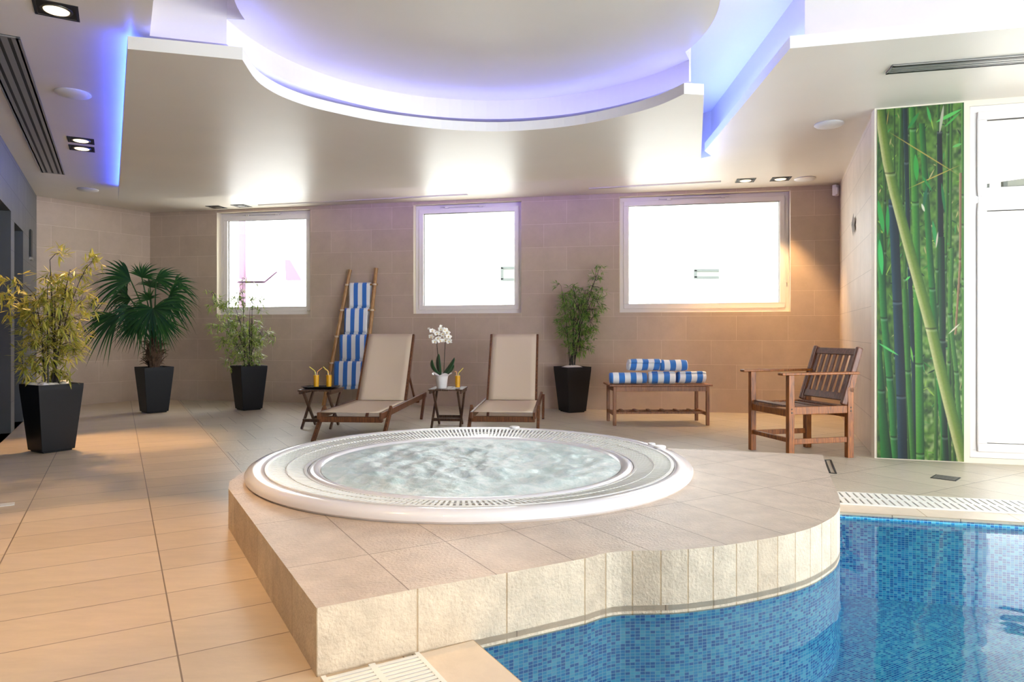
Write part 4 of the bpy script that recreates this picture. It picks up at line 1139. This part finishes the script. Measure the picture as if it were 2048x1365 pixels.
for x in (0.0, bL):
    m = MB(); m.box((x, BD / 2, BH - 0.045), (0.024, BD - 0.03, 0.05)); m.box((x, BD / 2, 0.12), (0.022, BD - 0.03, 0.035)); m.build('end_rail', M['benchwood'], bench, bevel=0.003)
for y in (0.10, 0.30):
    m = MB(); m.box((bL / 2, y, 0.125), (bL - 0.02, 0.025, 0.022)); m.build('shelf_rail', M['benchwood'], bench, bevel=0.003)
for k in range(6):
    m = MB(); m.box((bL * (k + 0.8) / 6.6, 0.2, 0.14), (0.035, 0.24, 0.01)); m.build('shelf_slat', M['benchwood'], bench, bevel=0.003)
def towel_roll(x, y, z, L, r, label, yaw=0.0, ph=0.0):
    m = MB(); turns = 3.4; S = 90; K = 14; vs = []; fs = []; fu = []
    for i in range(S + 1):
        th = turns * 2 * PI * i / S; rad_ = 0.012 + (r - 0.012) * (i / S) ** 0.95
        for j in range(K + 1):
            xx = -L / 2 + L * j / K; e = abs(2 * j / K - 1) ** 6
            rr2 = rad_ * (1 - 0.08 * e) * (1 + 0.03 * math.sin(th * 2 + j * 0.7 + ph))
            yy = rr2 * math.cos(th + ph + 4.2); zz = rr2 * math.sin(th + ph + 4.2)
            if zz < -r * 0.93: zz = -r * 0.93
            vs.append((xx + 0.006 * math.sin(th) , yy * 1.1, zz * 0.97))
    for i in range(S):
        for j in range(K):
            a = i * (K + 1) + j; fs.append((a, a + 1, a + K + 2, a + K + 1))
            u0 = L * j / K + ph * 0.1; u1 = L * (j + 1) / K + ph * 0.1
            fu.append([(u0, 0), (u1, 0), (u1, 1), (u0, 1)])
    m.add(vs, fs, 0, fu)
    o = m.build('rolled_towel', M['towel_roll'], smooth=True)
    c = bx0 + Vector((math.cos(ba) * x - math.sin(ba) * y, math.sin(ba) * x + math.cos(ba) * y, 0))
    o.location = (c.x, c.y, z + r * 0.93 + 0.006); o.rotation_euler = (0, 0, ba + yaw)
    q = o.modifiers.new('terry', 'SOLIDIFY'); q.thickness = 0.011; q.offset = 0
    tag(o, label, 'towel', 'rolled towels on the bench')
RT = 0.066
towel_roll(0.17, 0.13, BH, 0.40, RT, 'striped towel roll on the bench at the end near the bamboo', 0.02, 0.3)
towel_roll(0.53, 0.10, BH, 0.29, RT, 'striped towel roll in the middle of the lower row', -0.04, 0.9)
towel_roll(0.855, 0.13, BH, 0.31, RT, 'striped towel roll of the lower row nearest the garden chair', 0.05, 1.7)
towel_roll(0.345, 0.15, BH + 0.136, 0.35, RT, 'upper striped towel roll nearer the bamboo planter', 0.0, 2.3)
towel_roll(0.665, 0.15, BH + 0.136, 0.30, RT, 'upper striped towel roll nearer the garden chair', 0.06, 0.2)

# ------------------------------------------------------------------ garden armchair
fl_ = Vector((2.025, 5.77, 0)); rr0 = Vector((2.69, 5.44, 0)); rl_ = Vector((2.535, 5.90, 0)); fr_ = fl_ + rr0 - rl_
back = ((rl_ - fl_) + (rr0 - fr_)).normalized(); side = Vector((back.y, -back.x, 0))
cW = (rr0 - rl_).length; cD = (rr0 - fr_).length
cc = (fl_ + rr0) / 2
chair = thing('garden_armchair', 'slatted wooden garden armchair turned towards the whirlpool', 'chair', cc, math.atan2(side.y, side.x))
# local: x = to the sitter's near side, y = to the back
W2, D2_ = 0.25, 0.27
wch = M['chairwood']
for s in (-1, 1):
    m = MB(); m.box((s * W2, -D2_, 0.333), (0.042, 0.05, 0.666)); m.build('leg', wch, chair, bevel=0.004)
    m = MB(); m.box((s * W2, D2_, 0.28), (0.042, 0.055, 0.56)); m.bar((s * W2, D2_, 0.52), (s * W2, D2_ + 0.045, 0.68), 0.042, 0.05, up=(0, 1, 0)); m.build('leg', wch, chair, bevel=0.004)
    m = MB(); m.bar((s * W2, D2_ - 0.055, 0.42), (s * W2, D2_ + 0.10, 0.875), 0.036, 0.05, up=(0, 1, 0)); m.build('back_post', M['chairback'], chair, bevel=0.01)
    m = MB(); m.box((s * (W2 + 0.005), -0.01, 0.672), (0.062, 2 * D2_ + 0.17, 0.02)); m.build('armrest', wch, chair, bevel=0.006)
    m = MB(); m.box((s * W2, 0, 0.385), (0.028, 2 * D2_, 0.06)); m.build('seat_rail', wch, chair, bevel=0.004)
    m = MB(); m.box((s * W2, 0, 0.145), (0.024, 2 * D2_, 0.042)); m.build('stretcher', wch, chair, bevel=0.004)
m = MB(); m.box((0, -D2_, 0.365), (2 * W2, 0.026, 0.055)); m.build('front_rail', wch, chair, bevel=0.004)
m = MB(); m.box((0, D2_, 0.345), (2 * W2, 0.026, 0.055)); m.build('rear_rail', wch, chair, bevel=0.004)
m = MB(); m.box((0, -D2_, 0.155), (2 * W2, 0.024, 0.035)); m.build('stretcher', wch, chair, bevel=0.004)
for k in range(6):
    y = -D2_ + 0.03 + k * 0.088; z = 0.425 - 0.03 * math.sin(PI * (k + 0.5) / 6.5)
    m = MB(); m.box((0, y, z), (2 * W2 - 0.03 if 0 < k else 2 * W2 - 0.045, 0.062, 0.016)); m.build('seat_slat', M['chairback'], chair, bevel=0.004)
pb0 = Vector((0, D2_ - 0.045, 0.455)); pb1 = Vector((0, D2_ + 0.098, 0.865)); bdv = (pb1 - pb0)
for f, hgt in ((0.06, 0.06), (0.93, 0.055)):
    c = pb0 + bdv * f; m = MB(); m.bar(c - Vector((W2 - 0.018, 0, 0)), c + Vector((W2 - 0.018, 0, 0)), 0.022, hgt, up=bdv); m.build('back_rail', M['chairback'], chair, bevel=0.004)
for k in range(7):
    x = -W2 + 0.05 + (2 * W2 - 0.10) * k / 6
    a = pb0 + bdv * 0.12 + Vector((x, 0, 0)); b = pb0 + bdv * 0.88 + Vector((x, 0, 0))
    m = MB(); m.bar(a, b, 0.036, 0.012, up=(0, 1, 0)); m.build('back_slat', M['chairback'], chair, bevel=0.003)
for z in (0.372, 0.40):
    for y in (-D2_, D2_):
        m = MB(); m.tube([(W2 + 0.0205, y, z), (W2 + 0.024, y, z)], 0.006, 10); m.build('bolt', M['slot'], chair)

# ------------------------------------------------------------------ bamboo mural (a printed picture on the wall)
def mural():
    NX, NY = 210, 720
    rg = np.random.RandomState(4)
    X, Y = np.meshgrid(np.linspace(0, 1, NX), np.linspace(0, 1, NY))      # Y down
    cx = lambda x: (x - 197) / 315.0
    cy = lambda y: (y - 58) / 1242.0
    def lowres(n, m_):
        a = rg.rand(m_ + 2, n + 2); yy = Y * m_; xx = X * n
        i = yy.astype(int); j = xx.astype(int); fy = yy - i; fx = xx - j
        return a[i, j] * (1 - fy) * (1 - fx) + a[i + 1, j] * fy * (1 - fx) + a[i, j + 1] * (1 - fy) * fx + a[i + 1, j + 1] * fy * fx
    c = lambda *t: np.array(srgb(*t)[:3])
    img = np.zeros((NY, NX, 3))
    n1 = lowres(14, 50); n2 = lowres(40, 120)
    mix = np.clip(n1 * 0.7 + n2 * 0.5 - 0.1, 0, 1)[..., None]
    img[:] = c(20, 58, 40) * (1 - mix) + c(120, 160, 70) * mix
    bright = np.clip((X * 0.6 + Y * 0.5 - 0.35) * 1.6, 0, 1)[..., None] * np.clip(lowres(30, 110) * 1.8 - 0.7, 0, 1)[..., None]
    img = img * (1 - bright * 0.7) + c(200, 215, 160) * bright * 0.7
    def lens(x0, y0, x1, y1, w, col):
        ax, ay = x0 * 0.32, y0; bx, by = x1 * 0.32, y1          # 0.32: aspect
        px, py = X * 0.32, Y
        L2 = (bx - ax) ** 2 + (by - ay) ** 2 + 1e-9
        t = ((px - ax) * (bx - ax) + (py - ay) * (by - ay)) / L2
        dd = np.abs((px - ax) * (by - ay) - (py - ay) * (bx - ax)) / math.sqrt(L2)
        ww = w * np.sin(np.pi * np.clip(t, 0, 1)) ** 0.7
        k = np.clip((ww - dd) / 0.0016, 0, 1) * ((t > 0) & (t < 1))
        img[:] = img * (1 - k[..., None]) + np.array(col) * k[..., None]
    pal = [c(30, 90, 50), c(60, 140, 60), c(120, 170, 70), c(160, 190, 90), c(24, 66, 44), c(84, 160, 90), c(190, 180, 130)]
    for k in range(330):
        x, y = rg.rand(), rg.rand(); a = rg.uniform(0, 2 * math.pi); l = rg.uniform(0.015, 0.05)
        lens(x, y, x + l * math.cos(a) * 2.6, y + l * abs(math.sin(a)), rg.uniform(0.0012, 0.0035), pal[rg.randint(len(pal))])
    def stalk(pts, w, c0, c1, c2, nodes=()):
        """pts in crop pixels from top to bottom, w width"""
        ys = [cy(p[1]) for p in pts]; xs = [cx(p[0]) for p in pts]
        cxr = np.interp(Y[:, 0], ys, xs)[:, None]; ok = ((Y >= ys[0]) & (Y <= ys[-1]))
        wv = np.interp(Y[:, 0], ys, np.linspace(w[0], w[1], len(ys)))[:, None] / 315.0 / 2
        t = (X - cxr) / wv
        k = np.clip((1 - np.abs(t)) * 8, 0, 1) * ok
        tt = np.clip((t + 1) / 2, 0, 1)[..., None]
        col = np.where(tt < 0.45, c0 * (1 - tt / 0.45) + c1 * (tt / 0.45), c1 * (1 - (tt - 0.45) / 0.55) + c2 * ((tt - 0.45) / 0.55))
        col = col * (0.94 + 0.12 * lowres(60, 300))[..., None]
        for ny in nodes:
            yn = cy(ny); dist = Y - yn + 0.002 * (t ** 2)
            dk_ = np.exp(-(dist / 0.0022) ** 2)[..., None]; lt = np.exp(-((dist - 0.006) / 0.003) ** 2)[..., None]
            col = col * (1 - 0.65 * dk_) + lt * 0.10
        img[:] = img * (1 - k[..., None]) + col * k[..., None]
    G1, G2, G3 = c(150, 178, 96), c(106, 146, 62), c(52, 92, 50)
    DK1, DK2, DK3 = c(46, 84, 92), c(24, 58, 62), c(14, 38, 44)
    for k in range(16):
        x = rg.uniform(200, 510); l = rg.uniform(-30, 30); w_ = rg.uniform(5, 12)
        f = rg.uniform(0.5, 1.1)
        stalk([(x, 58), (x + l, 1300)], (w_, w_ * 1.3), c(120, 160, 80) * f, c(80, 130, 60) * f, c(30, 70, 40) * f, [rg.uniform(100, 1250) for _ in range(4)])
    stalk([(300, 60), (312, 500), (332, 1000), (340, 1300)], (17, 17), DK1, DK2, DK3, [250, 620, 930])
    stalk([(362, 120), (385, 500), (410, 850), (450, 1300)], (22, 26), c(70, 150, 70), c(50, 120, 56), c(24, 70, 44), [360, 700, 1010])
    stalk([(326, 60), (338, 400), (345, 700), (352, 970), (356, 1300)], (26, 32), c(120, 170, 80), c(70, 140, 56), c(28, 84, 44), [136, 396, 700, 964, 1280])
    stalk([(425, 150), (430, 520), (434, 800)], (20, 22), c(24, 60, 60), c(10, 40, 40), c(6, 26, 28), [150, 518])
    stalk([(432, 520), (436, 880), (444, 1210), (448, 1300)], (24, 22), c(54, 110, 66), c(24, 70, 48), c(10, 34, 34), [880, 1216])
    stalk([(470, 560), (462, 800), (486, 1000), (500, 1240)], (16, 18), c(120, 160, 84), c(80, 130, 66), c(50, 90, 50), [790, 990])
    stalk([(500, 300), (498, 620), (482, 860)], (10, 8), c(190, 160, 130), c(160, 130, 100), c(110, 90, 70), [600])
    stalk([(205, 500), (222, 800), (248, 1060), (264, 1300)], (28, 26), c(90, 160, 90), c(50, 126, 66), c(16, 70, 44), [802, 1014, 1224])
    stalk([(256, 380), (272, 740), (286, 1080), (292, 1300)], (36, 38), c(60, 92, 110), c(26, 60, 74), c(12, 34, 44), [398, 744, 1078])
    stalk([(205, 880), (214, 1100), (232, 1300)], (14, 46), c(60, 140, 70), c(36, 110, 56), c(12, 60, 36), [1060])
    stalk([(300, 700), (312, 1000), (330, 1300)], (20, 22), c(110, 160, 80), c(60, 120, 56), c(24, 70, 40), [990])
    stalk([(205, 60), (236, 250), (262, 360), (300, 500), (345, 660), (398, 850), (436, 1010), (480, 1180), (512, 1300)], (38, 46), c(212, 206, 160), c(132, 152, 72), c(70, 112, 44), [288, 840])
    # twigs
    for a in (((228, 132), (508, 318)), ((300, 350), (508, 270)), ((232, 120), (240, 60))):
        (x0, y0), (x1, y1) = a; lens(cx(x0), cy(y0), cx(x1), cy(y1), 0.0022, c(196, 176, 96))
    lv = [(200, 380, 222, 500, .010, (70, 170, 90)), (236, 400, 236, 510, .008, (60, 160, 84)), (205, 520, 216, 650, .010, (80, 190, 110)), (338, 225, 344, 322, .010, (70, 170, 80)), (380, 340, 366, 420, .007, (50, 120, 90)),
          (410, 120, 505, 80, .006, (110, 200, 110)), (440, 60, 425, 160, .006, (190, 190, 170)), (380, 60, 395, 120, .006, (90, 180, 100)), (352, 80, 310, 135, .007, (60, 150, 80)), (400, 460, 416, 560, .008, (70, 160, 96)),
          (432, 330, 446, 440, .006, (50, 130, 80)), (360, 400, 372, 430, .005, (220, 220, 200)), (200, 890, 278, 935, .004, (110, 200, 120)), (420, 500, 412, 560, .004, (210, 200, 180)), (455, 860, 500, 820, .003, (220, 214, 190)),
          (300, 670, 320, 655, .004, (110, 200, 110)), (470, 210, 505, 200, .005, (120, 190, 110)), (500, 90, 440, 140, .004, (90, 180, 90)), (360, 300, 400, 360, .005, (60, 150, 80)), (320, 900, 330, 960, .004, (130, 190, 90))]
    for x0, y0, x1, y1, w_, col in lv: lens(cx(x0), cy(y0), cx(x1), cy(y1), w_, c(*col))
    t = NT('bamboo_print'); vc = t.n('ShaderNodeVertexColor'); vc.layer_name = 'print'
    t.l(vc.outputs[0], t.b.inputs['Base Color']); t.b.inputs['Roughness'].default_value = 0.6
    Wm = 0.60; Hm = H - 0.012
    e0 = Vector((E[0], E[1], 0)); dd = (Vector((G[0], G[1], 0)) - e0); Lw = dd.length; dd.normalize(); nn = Vector((dd.y, -dd.x, 0))
    s0 = 0.018; s1 = Lw - 0.028
    me = bpy.data.meshes.new('bamboo_mural')
    xs = np.linspace(s0, s1, NX); zs = np.linspace(Hm, 0.006, NY)
    XX, ZZ = np.meshgrid(xs, zs)
    V = np.zeros((NY, NX, 3)); V[..., 0] = XX; V[..., 1] = -0.004; V[..., 2] = ZZ
    idx = np.arange(NX * NY).reshape(NY, NX)
    Fq = np.stack([idx[1:, :-1], idx[1:, 1:], idx[:-1, 1:], idx[:-1, :-1]], -1).reshape(-1, 4)
    b0 = NX * NY
    vsx = [(s0, 0, 0.006), (s1, 0, 0.006), (s1, 0, Hm), (s0, 0, Hm)]
    cor = [idx[-1, 0], idx[-1, -1], idx[0, -1], idx[0, 0]]
    extra = [(cor[k], cor[(k + 1) % 4], b0 + (k + 1) % 4, b0 + k) for k in range(4)]
    me.from_pydata(V.reshape(-1, 3).tolist() + vsx, [], Fq.tolist() + [tuple(int(a) for a in q) for q in extra])
    ca = me.color_attributes.new('print', 'FLOAT_COLOR', 'POINT')
    colr = np.ones((NX * NY + 4, 4)); colr[:NX * NY, :3] = (np.clip(img, 0, 1) ** 1.3 * 0.8).reshape(-1, 3)
    ca.data.foreach_set('color', colr.astype(np.float32).ravel())
    me.materials.append(t.m); me.update()
    o = bpy.data.objects.new('bamboo_mural', me); COL.objects.link(o)
    o.location = e0 + nn * 0.001; o.rotation_euler = (0, 0, math.atan2(dd.y, dd.x))
    tag(o, 'floor-to-ceiling photo mural of green bamboo stems', 'mural')
mural()

# ------------------------------------------------------------------ ceiling fittings
def downlight(u, v, label, on=True, target=None, power=60, size=75, rot=None):
    p = P(u, v, H)
    if rot is None: rot = math.radians(30) if u < 300 else -0.2
    t = thing('recessed_spotlight', label, 'ceiling light', (p[0], p[1], H), rot, 'square recessed ceiling spots')
    s = 0.105
    m = MB()
    o_ = [(-s, -s), (s, -s), (s, s), (-s, s)]; i_ = [(a * 0.86, b * 0.86) for a, b in o_]
    for k in range(4):
        a, b = o_[k], o_[(k + 1) % 4]; c_, d_ = i_[(k + 1) % 4], i_[k]
        m.face([(a[0], a[1], -0.004), (b[0], b[1], -0.004), (c_[0], c_[1], -0.004), (d_[0], d_[1], -0.004)])
        m.face([(a[0], a[1], -0.004), (b[0], b[1], -0.004), (b[0], b[1], 0), (a[0], a[1], 0)])
    m.face([(q[0], q[1], -0.001) for q in i_])
    m.build('housing', M['lamphouse'], t, recalc=False)
    m = MB(); m.lathe([(0.078, -0.001), (0.076, -0.006), (0.064, -0.006), (0.063, -0.001)], 28); m.build('lamp_ring', M['lampoff'], t, smooth=True)
    m = MB(); m.lathe([(0.062, -0.002), (0.06, -0.008), (0.05, -0.011), (0.001, -0.013)], 28); m.build('lamp', M['lampglow'] if on else M['lampoff'], t, smooth=True)
    if target is not None:
        spot((p[0], p[1], H - 0.03), target, power, math.radians(size))
    return t
downlight(113, 20, 'large square recessed spot at the near left of the ceiling', True, (-2.0, 3.1, 0), 95, 46)
downlight(162, 281, 'square recessed spot beside the left ceiling vent, nearer of the pair', True, (-3.45, 6.35, 0), 90, 36)
downlight(164, 297, 'square recessed spot beside the left ceiling vent, farther of the pair', True, (-3.85, 5.80, 1.0), 130, 60)
downlight(433, 414.5, 'unlit recessed spot over the left window, nearer the corner', False)
downlight(483, 412, 'unlit recessed spot over the left window, nearer the ladder', False)
downlight(1491, 361, 'recessed spot over the wide window with a round glowing lamp', True, (2.55, 8.35, 0.9), 62, 70)
downlight(1561, 358, 'recessed spot over the wide window nearest the wall sensor', True, (2.95, 8.1, 0.0), 110, 80)
# the same fittings continue above and behind the camera
for (x, y, tx, ty_, pw) in ((-1.55, 2.2, -1.45, 2.1, 60), (-0.75, 0.9, -0.6, 1.1, 45)):
    spot((x, y, H - 0.03), (tx, ty_, 0), pw, math.radians(75))
def speaker(u, v, label):
    p = P(u, v, H); t = MB(); t.lathe([(0.115, 0.0), (0.118, -0.008), (0.108, -0.016), (0.07, -0.026), (0.001, -0.03)], 32)
    o = t.build('ceiling_speaker', M['spk'], smooth=True); o.location = (p[0], p[1], H)
    tag(o, label, 'speaker', 'round ceiling speakers')
speaker(146, 186, 'round white ceiling disc beside the left vent')
speaker(176, 379, 'round white ceiling disc above the palm corner')
speaker(1658, 248, 'round white ceiling disc above the garden chair')
speaker(1610, 357, 'faint round ceiling disc at the back right corner')
def vent(name, a, b, width, n, label):
    a = Vector(a); b = Vector(b); d = (b - a).normalized(); nn = Vector((-d.y, d.x, 0)); L = (b - a).length
    t = thing(name, label, 'ceiling vent', (a.x, a.y, H), math.atan2(d.y, d.x))
    m = MB(); m.box((L / 2, 0, -0.002), (L, width, 0.004)); m.build('vent_backing', M['alu_dark'], t)
    m = MB()
    for s in (-1, 1): m.box((L / 2, s * (width / 2 - 0.01), -0.007), (L, 0.024, 0.008))
    for x in (0.008, L - 0.008): m.box((x, 0, -0.007), (0.016, width, 0.008))
    m.build('vent_frame', M['alu'], t)
    m = MB()
    for k in range(n): m.box((L / 2, -width / 2 + width * (k + 0.5) / n, -0.008), (L - 0.03, width / n * 0.62, 0.006))
    m.build('vent_slats', M['alu'], t)
va = Vector((-2.95, 4.08, 0)) + Vector((-0.09, -0.05, 0)); vb = Vector((-5.0, 7.62, 0)) + Vector((-0.09, -0.05, 0))
vent('ceiling_vent', va, vb, 0.22, 4, 'long grey slatted air vent along the left ceiling')
vent('ceiling_vent', (2.53, 4.58, 0), (5.2, 3.97, 0), 0.15, 4, 'thin slatted air vent above the bamboo mural')
for (u0, v0, u1, v1, lab) in ((518, 410.5, 935, 389, 'thin slot vent above the wall between left and middle windows'), (1178, 377, 1442, 363, 'thin slot vent above the wide window')):
    a = Vector(P(u0, v0, H)); b = Vector(P(u1, v1, H)); m = MB(); m.bar((a.x, a.y, H - 0.004), (b.x, b.y, H - 0.004), 0.05, 0.008)
    o = m.build('slot_vent', M['ceil'], recalc=False)
    tag(o, lab, 'ceiling vent')
    m = MB(); m.bar((a.x, a.y, H - 0.009), (b.x, b.y, H - 0.009), 0.012, 0.003); m.build('slot', M['alu'], o, recalc=False)

# sensor, starfish, wall slot
m = MB(); m.box((0, 0, 0), (0.075, 0.05, 0.13)); m.box((-0.01, -0.03, -0.01), (0.05, 0.02, 0.09))
o = m.build('motion_sensor', M['potwhite'], bevel=0.012); cB = Vector((B[0], B[1], 0)); o.location = (B[0] - 0.075, B[1] - 0.06, H - 0.085); o.rotation_euler = (0, 0, math.radians(35))
tag(o, 'small white motion sensor in the corner under the ceiling', 'sensor')
def starfish(loc, rotz, label, r=0.075):
    m = MB(); pts = []
    for k in range(10):
        a = PI / 2 + 0.15 + k * PI / 5; q = r if k % 2 == 0 else r * 0.42
        pts.append((q * math.cos(a), 0, q * math.sin(a)))
    c = (0, -0.022, 0)
    for k in range(10): m.face([c, pts[k], pts[(k + 1) % 10]]); m.face([(pts[k][0], 0.0, pts[k][2]), (pts[(k + 1) % 10][0], 0, pts[(k + 1) % 10][2]), (0, 0.0, 0)])
    o = m.build('starfish', M['starfish'], smooth=False, bevel=0.004); o.location = loc; o.rotation_euler = (0, 0, rotz)
    tag(o, label, 'wall ornament')
cd = (Vector((A[0], A[1], 0)) - Vector((C[0], C[1], 0))); k_ = (187 - 1024) / F
s_ = (k_ * C[1] - C[0]) / (cd.x - k_ * cd.y); pp = Vector((C[0], C[1], 0)) + cd * s_
cdn = cd.normalized(); inn = Vector((cdn.y, -cdn.x, 0))
starfish(pp + inn * 0.012 + Vector((0, 0, 1 + (664 - 609) * pp.y / F)), math.atan2(cdn.y, cdn.x), 'grey starfish on the corner wall between yellow bamboo and palm', 0.10)
ed = (Vector((B[0], B[1], 0)) - Vector((E[0], E[1], 0))); k_ = (1710 - 1024) / F
s_ = (k_ * E[1] - E[0]) / (ed.x - k_ * ed.y); pp = Vector((E[0], E[1], 0)) + ed * s_; edn = ed.normalized()
inn = Vector((-edn.y, edn.x, 0))
starfish(pp + inn * 0.012 + Vector((0, 0, 1 + (664 - 450) * pp.y / F)), math.atan2(-edn.y, -edn.x), 'starfish on the pale tiled wall beside the mural', 0.13)
# slim dark slot with metal lip on the grey wall
sc_ = (s_on_grey(63) + s_on_grey(57)) / 2; p = gp0 + gdd * sc_ - gn.normalized() * 0.012
m = MB(); m.box((0, 0, 0), (0.16, 0.012, 0.33)); o = m.build('wall_panel', M['alu_dark']); o.location = p + Vector((0, 0, 2.16 - 0.03)); o.rotation_euler = (0, 0, math.atan2(gdd.y, gdd.x))
o.location.z = 1 + (664 - 488) * p.y / F
tag(o, 'narrow dark panel on the grey wall above the yellow bamboo', 'wall panel')
m = MB(); m.box((0, 0, -0.18), (0.18, 0.03, 0.03)); m.build('metal_lip', M['alu'], o)
# floor drain and access frame
p = P(1891, 956.5); m = MB(); m.box((0, 0, 0.0015), (0.15, 0.15, 0.003)); o = m.build('floor_drain', M['alu_dark']); o.location = p; o.rotation_euler = (0, 0, R60 - 0.25)
tag(o, 'small square metal drain in the floor before the garden door', 'floor drain')
m = MB()
for k in range(7): m.box((-0.06 + 0.02 * k, 0, 0.004), (0.008, 0.13, 0.002))
m.build('drain_bars', M['alu'], o)
p0, p1, p2, p3 = [Vector(P(*q)) for q in ((1650, 921), (1661, 921), (1672, 948), (1660, 947))]
m = MB(); L4 = [p0, p1, p2, p3]
for k in range(4):
    a, b = L4[k], L4[(k + 1) % 4]; m.bar((a.x, a.y, 0.002), (b.x, b.y, 0.002), 0.012, 0.004)
o = m.build('floor_hatch', M['alu_dark']); tag(o, 'thin metal hatch frame in the floor behind the platform', 'floor hatch')
p = P(8, 1011); m = MB(); m.box((0, 0, 0.002), (0.10, 0.07, 0.004)); o = m.build('floor_marker', M['plastic']); o.location = p; o.rotation_euler = (0, 0, 0.6)
tag(o, 'small white plate on the floor at the left edge', 'floor marker')

# ------------------------------------------------------------------ outside the windows
ext = bpy.data.objects.new('exterior_facade', None); COL.objects.link(ext); structure(ext, 'overexposed white building across the yard')
m = MB(); m.box((3.0, 17.2, 3.0), (34, 0.4, 8.0)); m.build('facade_wall', M['facade'], ext)
def ext_window(x, z, w, h):
    m = MB(); y = 16.97
    for dz in (-h / 2, h / 2): m.box((x, y, z + dz), (w + 0.06, 0.06, 0.06))
    for dx in (-w / 2, w / 2): m.box((x + dx, y, z), (0.06, 0.06, h))
    f = m.build('facade_window', M['extline'], ext); m = MB(); m.box((x, y + 0.01, z), (w, 0.03, h)); m.build('facade_pane', M['extpane'], f)
m = MB(); m.bar((3.5, 11.5, 2.2), (15.0, 7.0, 2.2), 0.3, 5.6); m.build('facade_wall', M['facade'], ext)
for (u0, u1, v0, v1) in ((1962, 1972, 308, 380), (2008, 2090, 292, 378)):
    dv = Vector((11.5, -4.5, 0)).normalized(); nv = Vector((dv.y, -dv.x, 0)); q = []
    for u in (u0, u1):
        k = (u - 1024) / F; p_ = Vector((3.5, 11.5, 0)) + nv * 0.16; t_ = (k * p_.y - p_.x) / (dv.x - k * dv.y); q.append(p_ + dv * t_)
    z0 = 1 + (664 - v1) / F * q[0].y; z1 = 1 + (664 - v0) / F * q[0].y
    m = MB()
    for z in (z0, z1): m.bar((q[0].x, q[0].y, z), (q[1].x, q[1].y, z), 0.06, 0.06)
    for e_ in q: m.bar((e_.x, e_.y, z0), (e_.x, e_.y, z1), 0.06, 0.06)
    f = m.build('facade_window', M['extline'], ext)
    m = MB(); m.bar((q[0].x, q[0].y, (z0 + z1) / 2), (q[1].x, q[1].y, (z0 + z1) / 2), 0.03, z1 - z0); m.build('facade_pane', M['extpane'], f)
for (u0, u1, v0, v1) in ((1004, 1060, 536, 560), (1390, 1458, 541, 556), (1530, 1575, 526, 548), (1255, 1330, 392, 404), (1425, 1496, 392, 402), (895, 935, 412, 420), (1002, 1060, 408, 416)):
    Yf = 17.0; x0 = (u0 - 1024) / F * Yf; x1 = (u1 - 1024) / F * Yf; z0 = 1 + (664 - v1) / F * Yf; z1 = 1 + (664 - v0) / F * Yf
    ext_window((x0 + x1) / 2, (z0 + z1) / 2, x1 - x0, z1 - z0)
m = MB(); m.slab([(-14, 10.4), (20, 9.0), (20, 20), (-14, 20)], -0.25, -0.05); m.slab([(4.2, 8.0), (20, 8.0), (20, 1.0), (7.5, 4.35), (3.6, 5.42)], -0.2, -0.045)
structure(m.build('exterior_ground', M['extground'], recalc=False), 'bright paving outside')
gt_ = thing('outdoor_grate', 'slatted walkway grate outside the glazed garden door', 'grate', (4.9, 6.75, -0.045))
m = MB()
for k in range(12): m.bar((-0.55, -0.35 + k * 0.062, 0.006), (0.75, -0.45 + k * 0.062, 0.006), 0.016, 0.012)
m.build('slats', M['extline'], gt_)
# mauve awning and post seen through the left window
aw = thing('garden_awning', 'mauve awning and post outside the left window', 'awning', (-6.3, 14.0, 0))
m = MB(); m.box((0.77, 0, 1.65), (0.10, 0.1, 3.5)); m.build('post', M['extdark'], aw)
m = MB(); m.face([(0.72, -0.2, 2.02), (1.3, -0.2, 2.02), (1.3, 0.6, 2.32), (0.72, 0.6, 2.42)]); m.face([(0.72, -0.2, 1.98), (1.3, -0.2, 1.98), (1.3, 0.6, 2.28), (0.72, 0.6, 2.38)]); m.build('awning_cloth', M['extdark'], aw, recalc=False)
m = MB(); m.add([(1.64, 0, 2.48), (1.74, 0, 2.48), (1.98, 0, 2.06), (1.66, 0, 2.06), (1.64, 0.2, 2.48), (1.74, 0.2, 2.48), (1.98, 0.2, 2.06), (1.66, 0.2, 2.06)], [(0, 1, 2, 3), (4, 5, 6, 7), (0, 1, 5, 4), (1, 2, 6, 5), (2, 3, 7, 6), (3, 0, 4, 7)]); m.build('folded_parasol', M['extdark'], aw)
